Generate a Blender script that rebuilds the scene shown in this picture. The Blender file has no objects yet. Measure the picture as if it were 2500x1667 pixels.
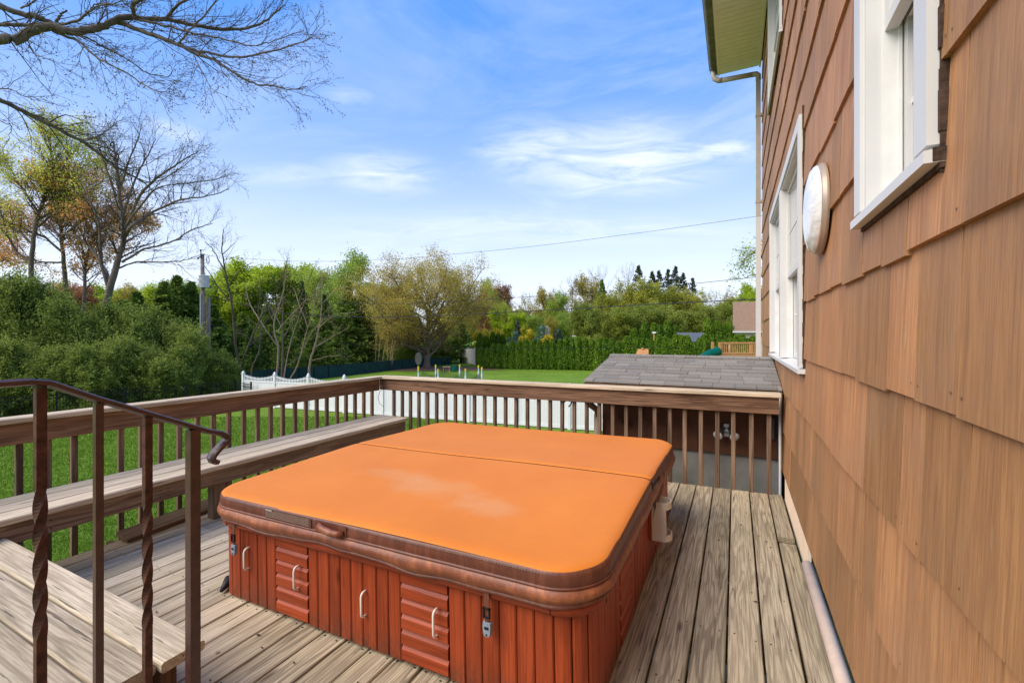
import bpy, math, random
import numpy as np
from mathutils import Vector, Matrix
rad = math.radians
C = bpy.context.scene.collection
SC = bpy.context.scene
# ------------------------------------------------------------------ camera, sky, sun, exposure
TH = rad(26.5); CT, ST = math.cos(TH), math.sin(TH); FS = 1094.8; HZ = 816.3; CAMZ = 1.40
cam_d = bpy.data.cameras.new('camera'); cam = bpy.data.objects.new('camera', cam_d); C.objects.link(cam)
cam.location = (0, 0, CAMZ); cam.rotation_euler = (rad(90), 0, TH)
cam_d.sensor_width = 36; cam_d.lens = FS / 2500 * 36; cam_d.shift_y = -(833.5 - HZ) / 2500
cam_d.clip_start = 0.05; cam_d.clip_end = 3000
SC.camera = cam
SUN_EL, SUN_AZ = rad(46), rad(219)       # azimuth of the sun seen from the deck, clockwise from +Y
w = bpy.data.worlds.new('World'); SC.world = w; w.use_nodes = True
SC.view_settings.view_transform = 'Standard'; SC.view_settings.look = 'None'
SC.view_settings.gamma = 1; SC.view_settings.use_curve_mapping = False; SC.view_settings.exposure = 1.0

class NT:
    def __init__(s, nt): s.nt = nt; s.n = nt.nodes; s.l = nt.links
    def new(s, t, **k):
        n = s.n.new(t)
        for a, b in k.items():
            if a.startswith('i_'):
                key = a[2:]
                key = int(key) if key.isdigit() else key.replace('_', ' ')
                n.inputs[key].default_value = b
            else: setattr(n, a, b)
        return n
    def link(s, a, b): s.l.new(a, b)
    def math(s, op, a, b=None, c=None, clamp=False):
        n = s.n.new('ShaderNodeMath'); n.operation = op; n.use_clamp = clamp
        for i, v in enumerate((a, b, c)):
            if v is None: continue
            if isinstance(v, (int, float)): n.inputs[i].default_value = v
            else: s.link(v, n.inputs[i])
        return n.outputs[0]
    def mix(s, f, a, b, blend='MIX'):
        n = s.n.new('ShaderNodeMix'); n.data_type = 'RGBA'; n.blend_type = blend
        for i, v in ((0, f), (6, a), (7, b)):
            if isinstance(v, (int, float)): n.inputs[i].default_value = v
            elif isinstance(v, tuple): n.inputs[i].default_value = v if len(v) == 4 else (*v, 1)
            else: s.link(v, n.inputs[i])
        return n.outputs[2]
    def ramp(s, f, stops, interp='LINEAR'):
        n = s.n.new('ShaderNodeValToRGB'); n.color_ramp.interpolation = interp
        e = n.color_ramp.elements
        while len(e) > 1: e.remove(e[-1])
        e[0].position = stops[0][0]; c = stops[0][1]; e[0].color = (c, c, c, 1) if isinstance(c, (int, float)) else (*c, 1)
        for p, c in stops[1:]:
            x = e.new(p); x.color = (c, c, c, 1) if isinstance(c, (int, float)) else (*c, 1)
        s.link(f, n.inputs[0]); return n.outputs[0]
    def mapping(s, v, scale=(1, 1, 1), loc=(0, 0, 0), rot=(0, 0, 0)):
        n = s.n.new('ShaderNodeMapping'); n.inputs['Scale'].default_value = scale
        n.inputs['Location'].default_value = loc; n.inputs['Rotation'].default_value = rot
        s.link(v, n.inputs[0]); return n.outputs[0]
    def noise(s, v, scale=1, detail=2, rough=.5, dist=0):
        n = s.n.new('ShaderNodeTexNoise'); n.inputs['Scale'].default_value = scale
        n.inputs['Detail'].default_value = detail; n.inputs['Roughness'].default_value = rough
        n.inputs['Distortion'].default_value = dist
        s.link(v, n.inputs['Vector']); return n.outputs['Fac']

def build_world():
    t = NT(w.node_tree); t.n.clear()
    out = t.new('ShaderNodeOutputWorld'); bg = t.new('ShaderNodeBackground'); bg.inputs[1].default_value = 0.090
    sky = t.new('ShaderNodeTexSky'); sky.sky_type = 'NISHITA'; sky.sun_disc = False
    sky.sun_elevation = SUN_EL; sky.sun_rotation = SUN_AZ; sky.air_density = 1.0; sky.dust_density = 0.6; sky.ozone_density = 2.2
    tc = t.new('ShaderNodeTexCoord'); d = tc.outputs['Generated']
    sep = t.new('ShaderNodeSeparateXYZ'); t.link(d, sep.inputs[0]); z = sep.outputs[2]
    # direction -> plane of the cloud layer
    zz = t.math('MAXIMUM', z, 0.02); zz = t.math('ADD', zz, 0.12)
    px = t.math('DIVIDE', sep.outputs[0], zz); py = t.math('DIVIDE', sep.outputs[1], zz)
    cmb = t.new('ShaderNodeCombineXYZ'); t.link(px, cmb.inputs[0]); t.link(py, cmb.inputs[1])
    v = cmb.outputs[0]
    m1 = t.mapping(v, (0.62, 1.15, 1), (5.6, 3.4, 0), (0, 0, rad(-60)))
    n1 = t.noise(m1, 1.25, 9, .62, 1.1)
    m2 = t.mapping(v, (0.28, .5, 1), (7.3, 2.2, 0), (0, 0, rad(20)))
    n2 = t.noise(m2, 0.8, 3, .5, .3)
    rt = t.mapping(v, (1, 1, 1), (0, 0, 0), (0, 0, -TH)); masks = None
    for (sx, sy, rx, ry, amt) in ((1500, 400, 420, 130, .85), (1300, 360, 200, 90, .85), (1760, 370, 170, 60, .8), (935, 430, 190, 80, .6), (850, 235, 110, 45, .35), (430, 320, 90, 50, .6), (1300, 560, 900, 60, .35), (230, 300, 90, 40, .5), (700, 430, 200, 40, .4)):
        def pl(x, y):
            r = (x - 1250) / FS; u = (HZ - y) / FS; n = math.sqrt(1 + r * r + u * u); q = u / n + .12; return r / n / q, 1 / n / q
        a0, b0 = pl(sx, sy); a1, _ = pl(sx + rx, sy); _, b1 = pl(sx, sy + ry); _, b2 = pl(sx, sy - ry); ra = abs(a1 - a0); rb = abs(b1 - b2) / 2
        mp = t.mapping(rt, (1 / ra, 1 / rb, 0), (-a0 / ra, -b0 / rb, 0)); ln = t.new('ShaderNodeVectorMath'); ln.operation = 'LENGTH'; t.link(mp, ln.inputs[0])
        g_ = t.math('MULTIPLY', t.ramp(ln.outputs['Value'], [(.1, 1), (1., 0)], 'EASE'), amt); masks = g_ if masks is None else t.math('MAXIMUM', masks, g_)
    n3 = t.noise(t.mapping(rt, (1.0, 2.2, 1), (1.3, .4, 0), (0, 0, rad(14))), 2.2, 9, .62, 1.2)
    wis = t.math('MULTIPLY', masks, t.ramp(n3, [(.31, 0), (.66, 1)]))
    mm = t.math('MULTIPLY', t.ramp(n1, [(.47, 0), (.70, 1)]), t.ramp(n2, [(.40, .05), (.58, 1)]))
    low = t.ramp(z, [(0.0, 1), (.12, .93), (.25, .68), (.42, .30), (.56, .06), (.9, .0)])    # thin veil thickening towards the horizon
    sat = t.new('ShaderNodeHueSaturation'); sat.inputs['Saturation'].default_value = 1.34; sat.inputs['Value'].default_value = 1.18
    t.link(sky.outputs[0], sat.inputs['Color'])
    c0 = t.mix(.6, sat.outputs[0], (.40, 2.2, 7.2))
    c1 = t.mix(t.math('MULTIPLY', low, .94), c0, t.ramp(z, [(0., (6.3, 6.7, 7.4)), (.16, (5.4, 6.0, 7.1)), (.35, (4.4, 5.1, 6.6))]))
    c2 = t.mix(t.math('MAXIMUM', t.math('MULTIPLY', mm, .30), t.math('MULTIPLY', wis, .92)), c1, (7.0, 7.2, 7.6))
    t.link(c2, bg.inputs[0]); t.link(bg.outputs[0], out.inputs[0])
build_world()
sun_d = bpy.data.lights.new('sun', 'SUN'); sun_d.energy = 2.55; sun_d.angle = rad(50); sun_d.color = (1, .90, .76)
sun = bpy.data.objects.new('sun', sun_d); C.objects.link(sun)
sv = Vector((math.sin(SUN_AZ) * math.cos(SUN_EL), math.cos(SUN_AZ) * math.cos(SUN_EL), math.sin(SUN_EL)))
sun.rotation_euler = sv.to_track_quat('Z', 'Y').to_euler()

# ------------------------------------------------------------------ helpers
def S(x, y, F):                       # point of the place from photograph position and distance in metres
    r = (x - 1250) / FS * F
    return (r * CT - F * ST, r * ST + F * CT, CAMZ - (y - HZ) / FS * F)
def SG(x, F, z): p = S(x, HZ, F); return (p[0], p[1], z)
GZ = -2.75                            # lawn level

def tag(o, label=None, cat=None, group=None, kind=None):
    if label: o['label'] = label
    if cat: o['category'] = cat
    if group: o['group'] = group
    if kind: o['kind'] = kind
    return o
def empty(name, loc=(0, 0, 0), rot=(0, 0, 0), parent=None):
    o = bpy.data.objects.new(name, None); C.objects.link(o); o.location = loc; o.rotation_euler = rot; o.empty_display_size = .1
    if parent: o.parent = parent
    return o
def link(name, me, parent=None, loc=(0, 0, 0), rot=(0, 0, 0)):
    o = bpy.data.objects.new(name, me); C.objects.link(o); o.location = loc; o.rotation_euler = rot
    if parent: o.parent = parent
    return o
def mesh(name, V, F, mat, smooth=False):
    me = bpy.data.meshes.new(name)
    V = np.asarray(V, dtype=np.float32).reshape(-1, 3)
    if isinstance(F, np.ndarray):
        k = F.shape[1]; n = len(F)
        me.vertices.add(len(V)); me.vertices.foreach_set('co', V.ravel())
        me.loops.add(n * k); me.loops.foreach_set('vertex_index', F.astype(np.int32).ravel())
        me.polygons.add(n); me.polygons.foreach_set('loop_start', np.arange(0, n * k, k, dtype=np.int32))
        me.update(calc_edges=True)
    else: me.from_pydata([tuple(map(float, v)) for v in V], [], F)
    if mat: me.materials.append(mat)
    if smooth: me.polygons.foreach_set('use_smooth', [True] * len(me.polygons))
    me.update(); return me
class MB:
    def __init__(s): s.v = []; s.f = []
    def add(s, V, F):
        o = len(s.v); s.v += [tuple(v) for v in V]; s.f += [tuple(i + o for i in f) for f in F]; return s
    def box(s, x0, x1, y0, y1, z0, z1, b=0):
        if b:
            return s.prism([(x0, y0, z0), (x1, y0, z0)], (y1 - y0), (z1 - z0), b, corner=True)
        V = [(x0, y0, z0), (x1, y0, z0), (x1, y1, z0), (x0, y1, z0), (x0, y0, z1), (x1, y0, z1), (x1, y1, z1), (x0, y1, z1)]
        return s.add(V, [(0, 3, 2, 1), (4, 5, 6, 7), (0, 1, 5, 4), (1, 2, 6, 5), (2, 3, 7, 6), (3, 0, 4, 7)])
    def prism(s, ends, W, T, b, corner=False):
        (x0, y0, z0), (x1, _, _) = ends
        y1 = y0 + W; z1 = z0 + T
        prof = [(y0 + b, z0), (y1 - b, z0), (y1, z0 + b), (y1, z1 - b), (y1 - b, z1), (y0 + b, z1), (y0, z1 - b), (y0, z0 + b)]
        V = [(x0, y, z) for y, z in prof] + [(x1, y, z) for y, z in prof]
        return s.add(V, [tuple(reversed(range(8))), tuple(range(8, 16))] + [(i, (i + 1) % 8, 8 + (i + 1) % 8, 8 + i) for i in range(8)][:8])
    def tube(s, pts, R, k=8, caps=True, twist=0):
        P = np.array(pts, float); n = len(P); R = np.full(n, R) if np.isscalar(R) else np.array(R)
        T = np.gradient(P, axis=0); T /= np.linalg.norm(T, axis=1)[:, None] + 1e-9
        ref = np.array((0, 0, 1.)) if abs(T[0][2]) < .9 else np.array((1., 0, 0))
        V = []; u = np.cross(T[0], ref); u /= np.linalg.norm(u)
        for i in range(n):
            u = u - T[i] * np.dot(u, T[i]); u /= np.linalg.norm(u) + 1e-9; vv = np.cross(T[i], u)
            for j in range(k):
                a = 2 * math.pi * (j + .5) / k + twist * i
                V.append(tuple(P[i] + R[i] * (math.cos(a) * u + math.sin(a) * vv)))
        F = [(i * k + j, i * k + (j + 1) % k, (i + 1) * k + (j + 1) % k, (i + 1) * k + j) for i in range(n - 1) for j in range(k)]
        if caps: F += [tuple(reversed(range(k))), tuple(range((n - 1) * k, n * k))]
        return s.add(V, F)
    def xform(s, M):
        s.v = [tuple(M @ Vector(v)) for v in s.v]; return s
    def build(s, name, mat, parent=None, loc=(0, 0, 0), rot=(0, 0, 0), smooth=False):
        return link(name, mesh(name, s.v, s.f, mat, smooth), parent, loc, rot)
_bc = {}
def board(name, L, W, T, mat, parent, loc, rot=(0, 0, 0), b=.004):
    """a plank whose long side is its own x; centred on loc"""
    k = (round(L, 3), round(W, 3), round(T, 3), mat.name)
    if k not in _bc:
        m = MB(); m.prism([(-L / 2, -W / 2, -T / 2), (L / 2, 0, 0)], W, T, min(b, T * .3)); _bc[k] = mesh(name, m.v, m.f, mat)
    return link(name, _bc[k], parent, loc, rot)
def beam(name, a, b_, W, T, mat, parent, b=.004):
    """plank between two points; W across, T up"""
    a = Vector(a); b_ = Vector(b_); d = b_ - a; L = d.length
    return board(name, L, W, T, mat, parent, (a + b_) / 2, (0, -math.asin(d.z / L), math.atan2(d.y, d.x)), b)

# ------------------------------------------------------------------ materials
def mat(name):
    m = bpy.data.materials.new(name); m.use_nodes = True
    t = NT(m.node_tree); b = t.n.get('Principled BSDF'); return m, t, b
def simple(name, col, rough=.6, metal=0, var=.12, scale=6, bump=0, bscale=60, spec=.25, coat=0):
    m, t, b = mat(name); tc = t.new('ShaderNodeTexCoord')
    n = t.noise(tc.outputs['Object'], scale, 5, .6)
    lo = tuple(c * (1 - var) for c in col); hi = tuple(min(1, c * (1 + var)) for c in col)
    t.link(t.ramp(n, [(.3, lo), (.7, hi)]), b.inputs['Base Color'])
    b.inputs['Roughness'].default_value = rough; b.inputs['Metallic'].default_value = metal
    b.inputs['Specular IOR Level'].default_value = spec; b.inputs['Coat Weight'].default_value = coat
    if bump:
        bn = t.new('ShaderNodeBump'); bn.inputs['Strength'].default_value = bump; bn.inputs['Distance'].default_value = .004
        t.link(t.noise(tc.outputs['Object'], bscale, 4, .6), bn.inputs['Height']); t.link(bn.outputs[0], b.inputs['Normal'])
    return m
def wood(name, light, mid, dark, contour=.5, freq=34, stretch=7, stain=None, stain_amt=.5, rough=.8, crack=.6, axis=0, rnd=.18, fibre=.5, knots=True, wear=False):
    """weathered plank: contour-like grain, fibres, checks, knots; long axis = object x (axis 0) or z (axis 2)"""
    m, t, b = mat(name); tc = t.new('ShaderNodeTexCoord'); oi = t.new('ShaderNodeObjectInfo')
    off = t.new('ShaderNodeCombineXYZ')
    t.link(t.math('MULTIPLY', oi.outputs['Random'], 37.), off.inputs[0]); t.link(t.math('MULTIPLY', oi.outputs['Random'], 91.), off.inputs[1]); t.link(t.math('MULTIPLY', oi.outputs['Random'], 53.), off.inputs[2])
    va = t.new('ShaderNodeVectorMath'); va.operation = 'ADD'; t.link(tc.outputs['Object'], va.inputs[0]); t.link(off.outputs[0], va.inputs[1]); v = va.outputs[0]
    def sc(a, c): return (a, c, c) if axis == 0 else (c, c, a)
    g = t.noise(t.mapping(v, sc(.55, stretch * .95)), 1., 3.0, .5, .12)
    ring = t.math('SINE', t.math('MULTIPLY', g, freq)); ring = t.math('MULTIPLY_ADD', ring, .5, .5)
    ring = t.ramp(ring, [(.50, 0), (.86, 1)])
    fib = t.noise(t.mapping(v, sc(3.2, 130)), 1., 4, .68)
    blot = t.noise(t.mapping(v, sc(.8, 3)), 1., 4, .6)
    mc = t.noise(t.mapping(v, sc(.55, 2.2)), 1.3, 2, .5)
    cmask = t.math('MULTIPLY', t.ramp(mc, [(.35, .35), (.62, 1)]), contour)
    c = t.mix(t.ramp(blot, [(.3, 0), (.7, 1)]), mid, light)
    c = t.mix(t.math('MULTIPLY', cmask, ring), c, dark)
    c = t.mix(t.math('MULTIPLY', t.ramp(fib, [(.44, 1), (.55, 0)]), fibre), c, dark)
    cr = t.noise(t.mapping(v, sc(3.0, 70)), 1., 3, .55)
    crk = t.ramp(cr, [(.30, 1), (.355, 0)])
    c = t.mix(t.math('MULTIPLY', crk, crack), c, tuple(x * .25 for x in dark))
    if knots:
        vo = t.new('ShaderNodeTexVoronoi'); vo.inputs['Scale'].default_value = 1.; t.link(t.mapping(v, sc(1.4, 4.5)), vo.inputs['Vector'])
        kn = t.ramp(vo.outputs['Distance'], [(.03, 1), (.085, 0)])
        c = t.mix(t.math('MULTIPLY', kn, .7), c, tuple(x * .45 for x in dark))
    if stain:
        s1 = t.noise(t.mapping(tc.outputs['Object'], sc(.9, 3.)), 1., 5, .65)
        c = t.mix(t.math('MULTIPLY', t.ramp(s1, [(.5, 0), (.72, 1)]), stain_amt), c, stain)
    if wear:
        sp = t.new('ShaderNodeSeparateXYZ'); t.link(tc.outputs['Object'], sp.inputs[0])
        lowz = t.ramp(t.math('ADD', sp.outputs[2], .25), [(.045, 1), (.17, 0)]); sp2 = t.noise(t.mapping(v, (60, 60, 40)), 1., 4, .7)
        c = t.mix(t.math('MULTIPLY', lowz, t.ramp(sp2, [(.40, .15), (.6, .85)])), c, (.07, .04, .025))
    hv = t.new('ShaderNodeHueSaturation'); t.link(c, hv.inputs['Color'])
    t.link(t.math('MULTIPLY_ADD', oi.outputs['Random'], rnd * 2, 1 - rnd), hv.inputs['Value'])
    t.link(hv.outputs[0], b.inputs['Base Color']); b.inputs['Roughness'].default_value = rough; b.inputs['Specular IOR Level'].default_value = .25
    h = t.math('ADD', t.math('MULTIPLY', fib, .6), t.math('MULTIPLY', ring, -.35)); h = t.math('SUBTRACT', h, t.math('MULTIPLY', crk, 1.2))
    bn = t.new('ShaderNodeBump'); bn.inputs['Strength'].default_value = .55; bn.inputs['Distance'].default_value = .0025
    t.link(h, bn.inputs['Height']); t.link(bn.outputs[0], b.inputs['Normal'])
    return m
M = {}
M['deck'] = wood('weathered_deck_wood', (.51, .42, .285), (.40, .32, .205), (.14, .105, .066), contour=.6, freq=88, stretch=8, stain=(.12, .115, .035), stain_amt=.35, crack=.7)
M['deckgrey'] = wood('bleached_deck_wood', (.63, .52, .37), (.50, .40, .265), (.21, .155, .095), contour=.42, freq=52, stretch=9, stain=(.22, .21, .09), stain_amt=.4, crack=.75, fibre=.5)
M['cap'] = wood('bleached_cap_wood', (.69, .565, .40), (.57, .45, .30), (.22, .17, .115), contour=.4, freq=40, stretch=9, crack=.9, rnd=.08)
M['rail'] = wood('brown_rail_wood', (.28, .155, .088), (.20, .105, .058), (.065, .032, .016), contour=.75, freq=56, stretch=8, crack=.8, rnd=.1)
M['balus'] = wood('grey_brown_baluster_wood', (.27, .172, .108), (.19, .118, .072), (.065, .037, .022), contour=.65, freq=30, stretch=9, crack=.7, rnd=.22)
M['benchfascia'] = wood('bench_fascia_wood', (.34, .235, .15), (.25, .165, .10), (.095, .057, .034), contour=.6, freq=44, stretch=8, crack=.9, rnd=.08)
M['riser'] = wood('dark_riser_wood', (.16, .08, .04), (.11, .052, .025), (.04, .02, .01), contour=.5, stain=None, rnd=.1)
M['red'] = wood('red_stained_cabinet_wood', (.39, .068, .018), (.285, .046, .012), (.12, .018, .006), contour=.4, freq=26, stretch=7, rough=.42, crack=.35, axis=2, rnd=.14, fibre=.4, wear=True)
M['redh'] = wood('red_stained_slat_wood', (.39, .068, .018), (.285, .046, .012), (.12, .018, .006), contour=.4, freq=26, stretch=7, rough=.42, crack=.25, axis=0, rnd=.10, fibre=.35)
M['kit'] = simple('orange_playset_wood', (.55, .25, .095), .7, var=.15)
def shingle_mat():
    m, t, b = mat('striated_brown_shingle'); tc = t.new('ShaderNodeTexCoord'); oi = t.new('ShaderNodeObjectInfo')
    off = t.new('ShaderNodeCombineXYZ')
    t.link(t.math('MULTIPLY', oi.outputs['Random'], 61.), off.inputs[1]); t.link(t.math('MULTIPLY', oi.outputs['Random'], 27.), off.inputs[2])
    va = t.new('ShaderNodeVectorMath'); va.operation = 'ADD'; t.link(tc.outputs['Object'], va.inputs[0]); t.link(off.outputs[0], va.inputs[1]); v = va.outputs[0]
    n1 = t.noise(t.mapping(v, (60, 60, 1.1)), 1., 3, .6); n2 = t.noise(t.mapping(v, (210, 210, 5)), 1., 4, .65)
    n3 = t.noise(t.mapping(v, (8, 8, 1.6)), 1., 4, .6); n4 = t.noise(v, 3., 5, .6)
    c = t.mix(t.ramp(n3, [(.3, 0), (.7, 1)]), (.345, .162, .062), (.49, .245, .092))
    c = t.mix(t.math('MULTIPLY', t.ramp(n1, [(.36, 1), (.56, 0)]), .42), c, (.20, .095, .038))
    c = t.mix(t.math('MULTIPLY', t.ramp(n2, [(.40, 1), (.52, 0)]), .34), c, (.18, .085, .036))
    c = t.mix(t.math('MULTIPLY', t.ramp(n4, [(.45, 0), (.75, 1)]), .35), c, (.33, .20, .115))
    sp = t.noise(t.mapping(v, (7, 7, 1.2)), 1.6, 3, .7)
    c = t.mix(t.math('MULTIPLY', t.ramp(sp, [(.70, 0), (.725, 1)]), .5), c, (.48, .34, .22))
    hv = t.new('ShaderNodeHueSaturation'); t.link(c, hv.inputs['Color']); t.link(t.math('MULTIPLY_ADD', oi.outputs['Random'], .40, .78), hv.inputs['Value']); t.link(t.math('MULTIPLY_ADD', oi.outputs['Random'], -.006, .502), hv.inputs['Hue'])
    t.link(hv.outputs[0], b.inputs['Base Color']); b.inputs['Roughness'].default_value = .62; b.inputs['Specular IOR Level'].default_value = .35
    bn = t.new('ShaderNodeBump'); bn.inputs['Strength'].default_value = .6; bn.inputs['Distance'].default_value = .003
    t.link(t.math('ADD', n1, t.math('MULTIPLY', n2, .5)), bn.inputs['Height']); t.link(bn.outputs[0], b.inputs['Normal'])
    return m
M['shingle'] = shingle_mat()
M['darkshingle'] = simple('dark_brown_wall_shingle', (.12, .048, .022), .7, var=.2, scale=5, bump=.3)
M['gap'] = simple('dark_underlay', (.03, .018, .012), .9)
M['white'] = simple('white_vinyl', (.60, .59, .56), .4, var=.03, scale=3)
M['whitedirty'] = simple('weathered_white_trim', (.70, .69, .65), .5, var=.08, scale=9)
M['fencewhite'] = simple('white_vinyl_fence', (.72, .71, .68), .45, var=.03)
M['cream'] = simple('cream_plastic', (.64, .55, .42), .45, var=.07, scale=12)
M['nailbrown'] = simple('painted_nail_heads', (.15, .08, .045), .5)
M['pipe'] = simple('pinkish_plastic_pipe', (.82, .62, .45), 1., var=.07, scale=20, bump=.2)
M['caulk'] = simple('dark_torn_caulk', (.06, .035, .025), .9, var=.5, scale=40, bump=.8, bscale=90)
M['iron'] = simple('brown_painted_iron', (.062, .026, .018), .36, var=.35, scale=30, bump=.25, bscale=120, spec=.6)
M['rust'] = simple('rusty_twisted_iron', (.075, .030, .018), .5, var=.6, scale=45, bump=.4, bscale=150)
M['black'] = simple('black_metal', (.012, .012, .013), .5)
M['blackpl'] = simple('black_plastic', (.015, .014, .014), .5)
M['soffit'] = simple('ribbed_beige_soffit', (.92, .82, .76), .6, var=.05)
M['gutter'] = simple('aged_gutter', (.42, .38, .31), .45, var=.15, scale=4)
M['gutterdark'] = simple('dark_gutter_back', (.15, .135, .105), .6, var=.35, scale=5)  # darker, mottled version of the gutter colour
M['concrete'] = simple('stained_concrete', (.25, .24, .215), .85, var=.3, scale=3, bump=.5, bscale=40)
M['green'] = simple('green_plastic_slide', (.0, .085, .055), .35, var=.1)
M['greennet'] = simple('green_windscreen', (.012, .045, .04), .8, var=.35, scale=1.5)
M['grey'] = simple('grey_buckle_plastic', (.22, .26, .30), .4, var=.15, scale=60)
M['pole'] = simple('grey_weathered_pole', (.25, .20, .16), .85, var=.3, scale=3, bump=.5)
M['steel'] = simple('galvanised_steel', (.52, .52, .50), .4, metal=.2, var=.08)
M['wire'] = simple('dark_wire', (.03, .03, .035), .6)
M['beige'] = simple('beige_siding', (.55, .47, .36), .7, var=.05)
M['roofbrown'] = simple('brown_asphalt_roof', (.26, .165, .105), .9, var=.3, scale=9, bump=.3)
M['roofgrey'] = simple('blue_grey_roof', (.10, .115, .135), .9, var=.2, scale=4)
M['soil'] = simple('bare_soil', (.17, .10, .06), .95, var=.35, scale=3, bump=.8, bscale=10)
M['yellow'] = simple('yellow_foam_cap', (.65, .5, .03), .6)
M['aqua'] = simple('pale_green_pole_sleeve', (.48, .66, .58), .6, var=.2)
def asphalt_mat():
    m, t, b = mat('grey_asphalt_shingle'); tc = t.new('ShaderNodeTexCoord'); oi = t.new('ShaderNodeObjectInfo')
    n = t.noise(tc.outputs['Object'], 170, 4, .7); n2 = t.noise(tc.outputs['Object'], 7, 4, .6)
    c = t.mix(t.ramp(n, [(.35, 0), (.65, 1)]), (.125, .112, .096), (.27, .245, .215))
    c = t.mix(t.math('MULTIPLY', t.ramp(n2, [(.55, 0), (.75, 1)]), .35), c, (.13, .14, .06))
    hv = t.new('ShaderNodeHueSaturation'); t.link(c, hv.inputs['Color']); t.link(t.math('MULTIPLY_ADD', oi.outputs['Random'], .3, .85), hv.inputs['Value'])
    t.link(hv.outputs[0], b.inputs['Base Color']); b.inputs['Roughness'].default_value = .9
    bn = t.new('ShaderNodeBump'); bn.inputs['Strength'].default_value = .5; bn.inputs['Distance'].default_value = .003
    t.link(n, bn.inputs['Height']); t.link(bn.outputs[0], b.inputs['Normal']); return m
M['asphalt'] = asphalt_mat()
def vinyl_mat():
    m, t, b = mat('sun_worn_orange_vinyl'); tc = t.new('ShaderNodeTexCoord'); o = tc.outputs['Object']
    n = t.noise(o, 2.2, 5, .6); n2 = t.noise(t.mapping(o, (8, 90, 40), rot=(0, 0, .3)), 1., 3, .6); n3 = t.noise(o, 260, 2, .6)
    c = t.mix(t.ramp(n, [(.3, 0), (.7, 1)]), (.60, .178, .018), (.66, .205, .023))
    c = t.mix(t.math('MULTIPLY', t.ramp(n2, [(.45, 1), (.6, 0)]), .12), c, (.5, .15, .03))
    # two pale scuffed patches and mildew along the fold and far edge
    for (cx, cy, rx, ry, amt) in ((.03, -.60, .36, .17, .6), (.45, -.72, .26, .13, .6), (-.28, -.50, .34, .12, .4)):
        mp = t.mapping(o, (1 / rx, 1 / ry, 0), (-cx / rx, -cy / ry, 0))
        ln = t.new('ShaderNodeVectorMath'); ln.operation = 'LENGTH'; t.link(mp, ln.inputs[0])
        d = t.math('ADD', ln.outputs['Value'], t.math('MULTIPLY_ADD', t.noise(o, 5.5, 5, .7), 1.5, -.75))
        msk = t.math('MULTIPLY', t.ramp(d, [(.35, 1), (1.1, 0)]), t.ramp(t.noise(o, 60, 4, .8), [(.3, .55), (.65, 1)]))
        c = t.mix(t.math('MULTIPLY', msk, amt), c, (.60, .29, .12))
    sp = t.new('ShaderNodeSeparateXYZ'); t.link(o, sp.inputs[0])
    edge = t.math('MULTIPLY', t.ramp(sp.outputs[1], [(1.0, 0), (1.12, 1)]), t.ramp(t.noise(o, 3, 5, .7), [(.45, 0), (.65, 1)]))
    c = t.mix(t.math('MULTIPLY', edge, .75), c, (.22, .14, .04))
    t.link(c, b.inputs['Base Color']); b.inputs['Roughness'].default_value = .55; b.inputs['Specular IOR Level'].default_value = .22
    bn = t.new('ShaderNodeBump'); bn.inputs['Strength'].default_value = .2; bn.inputs['Distance'].default_value = .002
    t.link(n3, bn.inputs['Height'])
    bn2 = t.new('ShaderNodeBump'); bn2.inputs['Strength'].default_value = .35; bn2.inputs['Distance'].default_value = .02
    t.link(t.noise(o, 3.2, 3, .5), bn2.inputs['Height']); t.link(bn.outputs[0], bn2.inputs['Normal']); t.link(bn2.outputs[0], b.inputs['Normal'])
    return m
M['vinyl'] = vinyl_mat()
def leather_mat(name, a, bcol, dk):
    m, t, b = mat(name); tc = t.new('ShaderNodeTexCoord'); o = tc.outputs['Object']
    n = t.noise(t.mapping(o, (3, 3, 22)), 1., 5, .65); n2 = t.noise(t.mapping(o, (26, 26, 6)), 1., 4, .7, .6)
    c = t.mix(t.ramp(n, [(.35, 0), (.68, 1)]), a, bcol)
    c = t.mix(t.math('MULTIPLY', t.ramp(n2, [(.45, 1), (.62, 0)]), .55), c, dk)
    t.link(c, b.inputs['Base Color']); b.inputs['Roughness'].default_value = .42; b.inputs['Specular IOR Level'].default_value = .4
    bn = t.new('ShaderNodeBump'); bn.inputs['Strength'].default_value = .5; bn.inputs['Distance'].default_value = .006
    t.link(n2, bn.inputs['Height']); t.link(bn.outputs[0], b.inputs['Normal']); return m
M['band'] = leather_mat('brown_vinyl_band', (.13, .042, .022), (.19, .062, .030), (.075, .022, .012))
M['skirt'] = leather_mat('tan_skirt_vinyl_with_shading', (.20, .062, .028), (.40, .135, .050), (.12, .036, .018))  # pale and dark noise tones imitate a lit top and shaded bottom
def glass_mat():
    m, t, b = mat('window_glass'); b.inputs['Base Color'].default_value = (.42, .45, .43, 1); b.inputs['Roughness'].default_value = .04
    b.inputs['Specular IOR Level'].default_value = .8
    tc = t.new('ShaderNodeTexCoord'); n = t.noise(t.mapping(tc.outputs['Object'], (1, 1, .15)), 14, 2, .5)
    t.link(t.ramp(n, [(.3, (.30, .31, .29)), (.7, (.50, .51, .48))]), b.inputs['Base Color']); return m
M['glass'] = glass_mat()
def lens_mat():
    m, t, b = mat('lamp_lens'); b.inputs['Base Color'].default_value = (.80, .78, .74, 1); b.inputs['Roughness'].default_value = .15
    b.inputs['Coat Weight'].default_value = .4
    tc = t.new('ShaderNodeTexCoord'); n = t.noise(t.mapping(tc.outputs['Object'], (3, 3, 8)), 3, 5, .7)
    t.link(t.ramp(n, [(.3, (.55, .54, .50)), (.6, (.85, .84, .80))]), b.inputs['Base Color']); return m
M['lens'] = lens_mat()
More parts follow.
